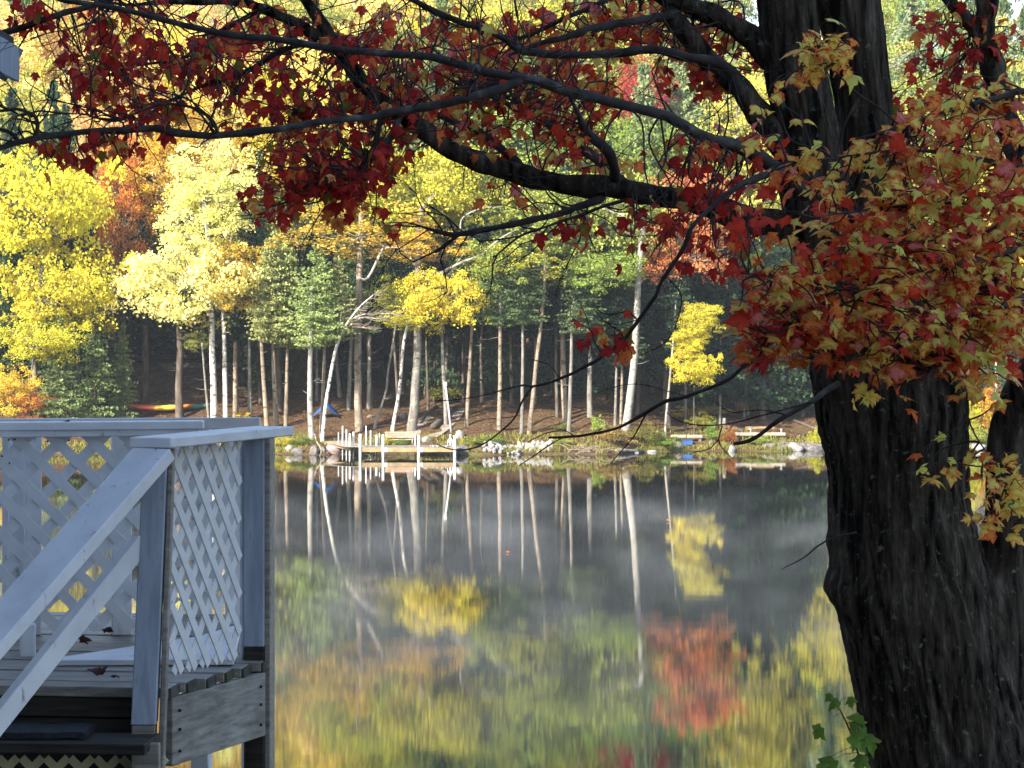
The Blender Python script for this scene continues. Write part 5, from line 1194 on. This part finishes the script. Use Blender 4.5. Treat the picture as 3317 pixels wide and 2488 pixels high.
br([(2330, 560, 60, MD - .4), (2230, 400, 58, MD), (2180, 280, 58, MD + .2), (2150, 150, 54, MD + .3), (2128, 70, 52, MD + .3), (2135, -30, 44, MD + .3), (2150, -120, 40, MD + .3)], 'bark', 22, .005, 9, False)
br([(2128, 90, 36, MD + .3), (2085, 40, 30, MD + .3), (2040, -10, 26, MD + .3), (2000, -60, 22, MD + .3)], 'bark', 16, .004, 8)

twmb = MB(); ptmb = MB(); LEAVES = []    # leaf: (matrix parts, size, colours, geo index)
def project(p): return (CX + p.x / p.y * F, HY - (p.z - CZ) / p.y * F)
def add_leaf(p, size, pal, drop=.75, face=.55):
    tip = Vector((rng.gauss(0, .55), rng.gauss(0, .45), -drop * rng.uniform(.3, 1.3))).normalized()
    nr = Vector((rng.gauss(0, .45), -face + rng.gauss(0, .4), .65 + rng.gauss(0, .35)))
    nr = (nr - tip * nr.dot(tip)).normalized(); xx = tip.cross(nr).normalized()
    LEAVES.append((p, Matrix((xx, tip, nr)).transposed(), size * rng.uniform(.58, 1.28), pick(pal), rng.randrange(len(LG))))
def spray(pool, target, pal, nleaf, size, r0=.0035, petiole=.05, wiggle=.10, drop=.75, face=.55, maxd=None):
    tx, ty = project(target)
    best = min(pool, key=lambda a: (a[0] - target).length * rng.uniform(.8, 1.35)) if pool else None
    a = best[0]; L = (target - a).length
    mid = [a]
    for k in (1, 2, 3):
        f = k / 4; mid.append(a.lerp(target, f) + Vector((rng.gauss(0, 1), rng.gauss(0, 1), rng.gauss(0, 1) + .25)) * wiggle * L * .6)
    mid.append(target)
    q = catmull([tuple(v) for v in mid], 4); V = [Vector(p) for p in q]; n_ = len(V)
    rr = [max(.0011, r0 * (1 + .5 * L) * (1 - .75 * i / n_)) for i in range(n_)]
    twmb.tube(V, rr, 4, False)
    reach = min(.8, .42 / max(L, .05))
    for k in range(nleaf):
        f = 1 - reach * rng.random() ** 1.2; p = V[min(n_ - 1, int(f * (n_ - 1)))]
        e = p + Vector((rng.gauss(0, .8), rng.gauss(0, .8), rng.uniform(-.9, .5))).normalized() * petiole * rng.uniform(.6, 1.6)
        ptmb.tube([p, p.lerp(e, .5) + Vector((0, 0, .006)), e], [.0011, .0009, .0008], 3, False)
        add_leaf(e, size, pal, drop, face)
    return V
def cluster(pool, cx_, cy_, rx, ry, d0, d1, nspray, per, pal, size, mult=1.75, **kw):
    for k in range(int(nspray * mult + .5)):
        a = rng.uniform(0, 6.283); r_ = math.sqrt(rng.random())
        spray(pool, P(cx_ + rx * r_ * math.cos(a), cy_ + ry * r_ * math.sin(a), rng.uniform(d0, d1)), pal, per, size, **kw)
RS = .060
A = LIMB
# left red mass
cluster(A, 330, 150, 190, 95, MD - .6, MD + .9, 34, 4, 'red', RS); cluster(A, 250, 215, 110, 70, MD - .6, MD + .6, 14, 4, 'red', RS)
cluster(A, 420, 110, 130, 70, MD - .6, MD + .6, 14, 4, 'red', RS); cluster(A, 150, 150, 60, 60, MD - .4, MD + .4, 5, 3, 'red', RS)
cluster(A, 230, 330, 70, 22, MD - 1.5, MD - 1.1, 6, 3, 'red', RS); cluster(A, 130, 350, 30, 12, MD - 1.4, MD - 1.2, 2, 3, 'red', RS); cluster(A, 50, 20, 45, 22, MD - 1, MD - .6, 4, 3, 'red', RS)
cluster(A, 405, 262, 60, 22, MD - 1.4, MD - 1, 4, 2, 'red', RS); cluster(A, 480, 215, 70, 35, MD - .6, MD, 5, 2, 'red', RS)
# hanging red mass under the sagging limb
cluster(A, 690, 320, 165, 85, MD - .8, MD + .5, 26, 4, 'red', RS); cluster(A, 590, 400, 100, 55, MD - .7, MD + .2, 14, 4, 'red', RS); cluster(A, 770, 410, 90, 65, MD - .6, MD + .2, 11, 4, 'red', RS)
cluster(A, 540, 455, 55, 28, MD - .6, MD, 6, 3, 'red', RS); cluster(A, 640, 210, 130, 60, MD - .2, MD + .7, 18, 4, 'red', RS); cluster(A, 790, 470, 60, 22, MD - .5, MD, 4, 3, 'red', RS)
cluster(A, 850, 200, 95, 55, MD - .3, MD + .6, 12, 4, 'red', RS); cluster(A, 560, 330, 70, 40, MD - .8, MD, 7, 3, 'red', RS); cluster(A, 840, 330, 60, 60, MD - .5, MD + .2, 7, 3, 'red', RS)
# top band
cluster(A, 700, 60, 200, 60, MD - .2, MD + 1.2, 24, 4, 'red', RS); cluster(A, 930, 70, 170, 70, MD - .2, MD + 1.2, 28, 4, 'mix', RS); cluster(A, 1180, 80, 180, 75, MD - .2, MD + 1.3, 36, 4, 'mix', RS)
cluster(A, 1400, 70, 160, 75, MD - .1, MD + 1.2, 30, 4, 'mix', RS); cluster(A, 1560, 110, 80, 90, MD + .1, MD + 1.2, 14, 4, 'red', RS); cluster(A, 960, 190, 130, 60, MD, MD + 1, 16, 4, 'mix', RS); cluster(A, 1230, 170, 140, 55, MD, MD + 1, 18, 4, 'mix', RS)
cluster(A, 1500, 170, 90, 40, MD - .1, MD + .6, 6, 3, 'red', RS)
# middle, sparse
cluster(A, 1010, 290, 130, 55, MD - .3, MD + .9, 15, 3, 'mix', RS); cluster(A, 1180, 280, 140, 60, MD - .3, MD + .9, 16, 3, 'mix', RS); cluster(A, 1250, 350, 130, 30, MD - .2, MD + .6, 8, 3, 'mix', RS)
cluster(A, 1470, 330, 90, 45, MD - 1.2, MD - .4, 9, 3, 'mix', RS); cluster(A, 1250, 510, 45, 26, MD - .4, MD, 4, 3, 'red', RS); cluster(A, 1080, 440, 60, 22, MD - .3, MD, 3, 2, 'mix', RS)
cluster(A, 1430, 570, 70, 40, MD - 1.3, MD - .6, 8, 3, 'red', RS); cluster(A, 1440, 490, 50, 40, MD - .6, MD - .2, 5, 3, 'red', RS); cluster(A, 1560, 560, 70, 60, MD - 1.3, MD - .5, 8, 3, 'red', RS)
far_pool = [(P(x, y, MD - 1.5), .004) for (x, y) in ((1378, 692), (1347, 733), (1303, 768), (1416, 641), (1435, 600))]
cluster(far_pool, 1345, 760, 30, 18, MD - 1.6, MD - 1.4, 2, 2, 'red', RS); cluster(far_pool, 1315, 715, 14, 6, MD - 1.6, MD - 1.4, 1, 2, 'red', RS); cluster(far_pool, 1265, 650, 28, 14, MD - 1.6, MD - 1.4, 2, 2, 'red', RS)
cluster(A, 1640, 300, 70, 60, MD - .9, MD - .3, 7, 3, 'mix', RS)
# right near spray: dense, mottled yellow and red
NS = .062
kw = dict(face=.45, petiole=.045, drop=.22, mult=2.0)
cluster(B_, 1880, 640, 290, 130, 8.0, 9.2, 60, 5, 'gold', NS, **kw); cluster(B_, 2050, 480, 190, 140, 8.2, 9.3, 58, 5, 'gold', NS, **kw); cluster(B_, 1890, 500, 140, 80, 8.1, 9.0, 11, 4, 'gold', NS, **kw)
cluster(B_, 2070, 300, 170, 80, 8.4, 9.3, 28, 4, 'gold', NS, **kw); cluster(B_, 2120, 700, 120, 90, 8.5, 9.4, 24, 5, 'gold', NS, **kw); cluster(B_, 1780, 370, 120, 50, 8.2, 8.9, 5, 4, 'yel', NS, **kw)
cluster(B_, 1650, 700, 100, 70, 8.1, 8.8, 14, 4, 'mix', NS, **kw); cluster(B_, 1620, 460, 70, 60, 8.1, 8.7, 6, 3, 'mix', NS, **kw); cluster(B_, 1780, 740, 130, 50, 8.2, 9, 14, 4, 'gold', NS, **kw)
cluster(B_, 2080, 210, 120, 60, 8.8, 9.6, 12, 4, 'yel', NS, **kw); cluster(A, 2070, 100, 150, 100, MD, MD + 1.2, 20, 4, 'red', RS); cluster(A, 2000, 230, 90, 60, MD, MD + 1, 10, 4, 'red', RS)
cluster(B_, 1780, 105, 85, 45, 8.7, 9.0, 9, 3, 'yel', NS, **kw); cluster(B_, 1680, 210, 55, 25, 8.5, 8.8, 3, 2, 'yel', NS, **kw); cluster(B_, 1640, 800, 40, 25, 8.2, 8.5, 3, 2, 'red', NS, **kw)
cluster(B_, 1900, 865, 60, 22, 8.6, 8.9, 4, 2, 'yel', NS, **kw); cluster(B_, 1985, 1035, 55, 32, 8.7, 9.0, 3, 2, 'yel', NS, **kw); cluster(B_, 2165, 1090, 60, 70, 8.6, 9.1, 9, 3, 'yel', NS, **kw); cluster(B_, 2180, 990, 40, 30, 8.7, 9, 3, 2, 'yel', NS, **kw)
cluster(B_, 2130, 830, 70, 40, 8.6, 9.2, 6, 3, 'yel', NS, **kw)
cluster(B_, 1960, 660, 230, 120, 8.9, 9.8, 16, 5, 'red', NS, **kw); cluster(B_, 2100, 560, 130, 160, 9.2, 9.9, 18, 5, 'red', NS, **kw)
for k in range(420):
    a, ra = rng.choice(A); x_, y_2 = project(a)
    if x_ > 1600: continue
    L = rng.uniform(.15, .55); dv = Vector((rng.gauss(-.5, .7), rng.gauss(0, .5), rng.gauss(.15, .7))).normalized(); pts = [a]; p = a.copy()
    for j in range(5):
        dv = (dv + Vector((rng.gauss(0, .35), rng.gauss(0, .3), rng.gauss(.05, .35)))).normalized(); p = p + dv * L / 5; pts.append(p.copy())
    twmb.tube(pts, [.0042 - .0006 * j for j in range(6)], 4, False)
    if rng.random() < .5:
        q0 = pts[3]; d2 = (dv + Vector((rng.gauss(0, .8), 0, rng.gauss(0, .8)))).normalized(); twmb.tube([q0, q0 + d2 * L * .2, q0 + d2 * L * .4 + Vector((0, 0, .02))], [.0022, .0018, .0012], 3, False)
twmb.build('twigs', M['twig'], maple, True); ptmb.build('petioles', M['petiole'], maple, True)

# the 300 leaves that show largest become single parts, the rest one mass
LEAVES.sort(key=lambda l: -(l[2] / l[0].y) if 0 < project(l[0])[0] < 2212 else 0)
cache = {}
mo = Vector(maple.location)
for (p, R_, s_, cc, gi) in LEAVES[:300]:
    key = (gi % 4, cc)
    if key not in cache: cache[key] = leaf_mesh(LG[gi % 4], *cc)
    o = bpy.data.objects.new('leaf', cache[key]); COL.objects.link(o); o.parent = maple
    o.matrix_local = Matrix.Translation(p - mo) @ R_.to_4x4() @ Matrix.Scale(s_, 4)
V = []; Fc = []; LC = []; LE = []
for (p, R_, s_, cc, gi) in LEAVES[300:]:
    n0 = len(V); V += [tuple(p + R_ @ (v * s_)) for v in LG[gi]]; Fc += [tuple(i + n0 for i in f) for f in LF]
    a, b_ = leaf_color_arrays(*cc); LC += a; LE += b_
me = bpy.data.meshes.new('foliage'); me.from_pydata(V, [], Fc); me.polygons.foreach_set("use_smooth", [True] * len(Fc))
for nm, arr in (('lc', LC), ('le', LE)):
    a = me.color_attributes.new(nm, 'FLOAT_COLOR', 'POINT'); a.data.foreach_set("color", np.hstack([np.array(arr, np.float32), np.ones((len(arr), 1), np.float32)]).ravel())
tag(link('foliage', me, maple, M['leaf']), kind='stuff')
print('LEAVES', len(LEAVES))

# green maple sapling at the foot of the trunk
sg = P(1850, 1720, 10.9)
sap = empty('maple_sapling', (sg.x, 10.9, ground_h(sg.x, 10.9))); tag(sap, 'small green-leaved sapling at the foot of the foreground trunk', 'sapling')
mb = MB(); q = catmull([(sg.x + .06, 10.9, ground_h(sg.x, 10.9)), tuple(P(1868, 1690, 10.9)), tuple(P(1848, 1610, 10.9)), tuple(P(1818, 1540, 10.9)), tuple(P(1795, 1500, 10.9))], 5)
mb.tube([Vector(p) for p in q], [.006 - .004 * i / len(q) for i in range(len(q))], 6); mb.build('stem', M['petiole'], sap, True)
for (x, y, s_) in ((1795, 1500, .045), (1812, 1512, .06), (1835, 1505, .055), (1842, 1555, .09), (1772, 1570, .085), (1838, 1590, .10), (1872, 1590, .09), (1800, 1640, .10), (1770, 1650, .07), (1865, 1630, .09), (1858, 1545, .08)):
    e = P(x, y, 10.85 + rng.uniform(-.06, .06)); b0 = min((Vector(p) for p in q), key=lambda v: (v - e).length)
    mb = MB(); mb.tube([b0, b0.lerp(e, .5) + Vector((0, 0, .008)), e], [.0014, .0012, .001], 4); mb.build('leaf_stalk', M['petiole'], sap)
    tip = Vector((rng.gauss(0, .6), rng.gauss(0, .3), -.6)).normalized(); nr = Vector((rng.gauss(0, .3), -.8, .5)); nr = (nr - tip * nr.dot(tip)).normalized()
    o = bpy.data.objects.new('leaf', leaf_mesh(rng.choice(LG), *pick('green'))); COL.objects.link(o); o.parent = sap
    o.matrix_local = Matrix.Translation(e - Vector(sap.location)) @ Matrix((tip.cross(nr).normalized(), tip, nr)).transposed().to_4x4() @ Matrix.Scale(s_, 4)

# fallen leaves
def fallen(label, p, size, cc, nrm=(0, 0, 1), rot=0.0):
    nr = Vector(nrm).normalized(); tip = Vector((math.cos(rot), math.sin(rot), 0)); tip = (tip - nr * tip.dot(nr)).normalized()
    o = bpy.data.objects.new('fallen_leaf', leaf_mesh(LG[rng.randrange(10)], *cc)); COL.objects.link(o)
    o.matrix_world = Matrix.Translation(p) @ Matrix((tip.cross(nr).normalized(), tip, nr)).transposed().to_4x4() @ Matrix.Scale(size, 4); tag(o, label, 'leaf')
BR = ((.09, .02, .012), (.05, .012, .01))
def floor_pt(x, y): d = 1.31 * F / (y - HY); p = P(x, y, d); return Vector((p.x, p.y, ZF + .02))
fallen('largest dark red leaf lying at the deck front edge', floor_pt(215, 1470), .075, BR, (.1, -.4, 1), 2)
fallen('small brown leaf bit right of the largest fallen leaf', floor_pt(242, 1472), .04, BR, (0, -.2, 1), 1)
fallen('curled dark leaf between handrail and largest fallen leaf', floor_pt(103, 1468), .05, BR, (.2, -.5, 1), 3)
fallen('curled dark leaf at the edge of the white floor panel', floor_pt(172, 1392), .06, BR, (.3, -.6, 1), .5)
fallen('dark leaf at the foot of the wide lattice', floor_pt(231, 1374), .06, BR, (0, -.5, 1), 1.5)
fallen('tiny brown leaf in front of the white floor panel', floor_pt(132, 1427), .05, BR, (0, -.5, 1), 2.5)
p = P(132, 915, 10.98); p.z = CZ - .428 + .030
fallen('dark red leaf lying on the left rail cap', p, .07, BR, (.1, -.55, 1), .2)
for (x, y, lab) in ((1441, 1127, 'orange leaf floating below the thin white stem reflection'), (1095, 1195, 'red leaf floating in the middle of the lake')):
    d = CZ * F / (y - HY); p = P(x, y, d); p.z = .03; fallen(lab, p, .11, ((.6, .25, .04), (.5, .1, .03)), (0, -.6, 1), 1)

# ------------------------------------------------------------------ the house beside the viewer and the tall trees that shade this bank
M['siding'] = surf('pale_grey_siding', [(0.4, (0.42, 0.44, 0.47)), (0.6, (0.5, 0.52, 0.55))], scale=2, bump=.1)
M['shingle'] = surf('dark_shingles', [(0.4, (0.05, 0.05, 0.055)), (0.6, (0.09, 0.09, 0.095))], scale=8, bump=.5)
ec = P(30, 118, 10.6)      # eave corner seen at the top left
hs = empty('house', (-7, 2, 4)); tag(hs, 'white eave corner of a house, toned blue-grey for shade, at the top left edge', 'house')
hx1 = ec.x - .45; hx0 = -11.0; hy0, hy1 = -9.0, ec.y - .4; ez = ec.z
for k in range(14):
    z = 3.9 + k * .2
    if z + .2 > ez: break
    mb = MB(); mb.box(((hx0 + hx1) / 2, (hy0 + hy1) / 2, z + .1), hx1 - hx0 + .004 * (k % 2), hy1 - hy0 + .004 * (k % 2), .198); mb.build('wall_course', M['siding'], hs)
xr = (hx0 + hx1) / 2; rise = (xr - hx0) * .62
for s_, xe in ((-1, hx0 - .45), (1, ec.x)):
    mb = MB(); mb.prism([(xe, hy0 - .4, ez), (xe, ec.y, ez), (xr, ec.y, ez + rise), (xr, hy0 - .4, ez + rise)], (0, 0, .07)); mb.build('roof', M['shingle'], hs)
    mb = MB(); mb.beam((xe + s_ * .012, hy0 - .4, ez - .04), (xe + s_ * .012, ec.y - .002, ez - .04), .022, .14); mb.build('fascia', M['paint_grey'], hs)  # white-painted boards, their bluish shade put into the colour
    mb = MB(); mb.beam((xe, ec.y + .012, ez - .045), (xr, ec.y + .012, ez + rise - .045), .022, .15); mb.build('bargeboard', M['paint_grey'], hs)
    mb = MB(); mb.prism([(xe, hy0 - .38, ez - .03), (xe, ec.y - .02, ez - .03), (hx1 if s_ > 0 else hx0, ec.y - .02, ez - .03), (hx1 if s_ > 0 else hx0, hy0 - .38, ez - .03)], (0, 0, .018)); mb.build('soffit', M['paint'], hs)
mb = MB(); mb.prism([(hx0, hy1 - .02, ez - .05), (hx1, hy1 - .02, ez - .05), (xr, hy1 - .02, ez + rise - .1)], (0, .02, 0)); mb.build('gable', M['siding'], hs)
for (yy) in (-5, -1, 3):
    wn = empty('window', (0, 0, 0)); wn.parent = hs; wn.location = Vector((hx1 + .01, yy, 5.3)) - Vector(hs.location)
    mb = MB(); mb.box((0, 0, 0), .03, 1.0, 1.2); mb.build('pane', M['glass'], wn, loc=(0, 0, 0)); mb = MB(); mb.box((.01, 0, -.66), .06, 1.2, .08); mb.build('sill', M['paint'], wn, loc=(0, 0, 0))
sh = random.Random(3)
for i, (x, y, H, r_) in enumerate([(-10, 3, 24, 4.0), (-13.5, -1, 26, 4.2), (-6, -4.5, 26, 4.0), (-13, 6, 17, 4.2), (-15.5, 1.5, 19, 4.4), (-12.2, -2.5, 18, 4.3), (-9, -6.5, 19, 4.4), (-5.4, -9, 20, 4.4), (-1.8, -11, 19, 4.4), (-16, -7, 22, 4.6), (-11.5, -11.5, 23, 4.8), (-7, -14.5, 24, 4.8), (-17, 10.5, 18, 4.2), (-20, 4, 21, 4.6), (2.5, -13, 20, 4.4), (-20, -3, 23, 4.8), (-3, -17, 24, 4.8)]):
    H *= 1.3; r_ *= 1.35; z = ground_h(x, y); root = empty('tall_hemlock', (x, y, z)); tag(root, 'tall hemlock on the near bank behind the viewer, outside the picture', 'tree', 'hemlocks shading the near bank')
    mb = MB(); mb.tube([(0, 0, -.3), (0, 0, H * .5), (0, 0, H * .95)], [.3, .2, .03], 8); mb.build('trunk', M['b_dark'], root, True, loc=(0, 0, 0))
    for k in (0, 1, 2):  # crowns overlaid to thicken the shade these unseen trees cast
        o = link('crown', HM[(i + k) % 3], root, loc=(0, 0, 1.0)); o.scale = (r_, r_, H); o.rotation_euler.z = sh.random() * 6; o.color = jit(HD)

# ------------------------------------------------------------------ morning haze in the air, one closed even volume round everything
m, n, out = newmat('haze'); vo = N_(n, "ShaderNodeVolumePrincipled"); vo.inputs['Color'].default_value = (.86, .92, 1.0, 1); vo.inputs['Density'].default_value = HAZE
vo.inputs['Anisotropy'].default_value = 0.0; n.links.new(vo.outputs[0], out.inputs['Volume'])
mb = MB(); mb.box((0, 300, 32), 460, 1220, 76)
tag(mb.build('haze', m), 'thin pale morning haze in the air over the lake', 'haze', kind='stuff')

# ------------------------------------------------------------------ mist lying on the water
m, n, out = newmat('mist'); tc = N_(n, "ShaderNodeNewGeometry")
mp = N_(n, "ShaderNodeMapping"); mp.inputs['Scale'].default_value = (.42, .15, .9); n.links.new(tc.outputs['Position'], mp.inputs[0])
tn = N_(n, "ShaderNodeTexNoise"); tn.inputs['Scale'].default_value = 1.0; tn.inputs['Detail'].default_value = 3; n.links.new(mp.outputs[0], tn.inputs[0])
r1 = N_(n, "ShaderNodeMapRange"); r1.inputs[1].default_value = .43; r1.inputs[2].default_value = .74; r1.inputs[3].default_value = 0; r1.inputs[4].default_value = .021; n.links.new(tn.outputs[0], r1.inputs[0])
vo = N_(n, "ShaderNodeVolumePrincipled"); vo.inputs['Color'].default_value = (.9, .92, .95, 1); n.links.new(r1.outputs[0], vo.inputs['Density']); n.links.new(vo.outputs[0], out.inputs['Volume'])
mb = MB(); mb.box((0, 56, .47), 50, 50, .9)
tag(mb.build('mist', m), 'thin grey mist drifting low over the lake', 'mist', kind='stuff')
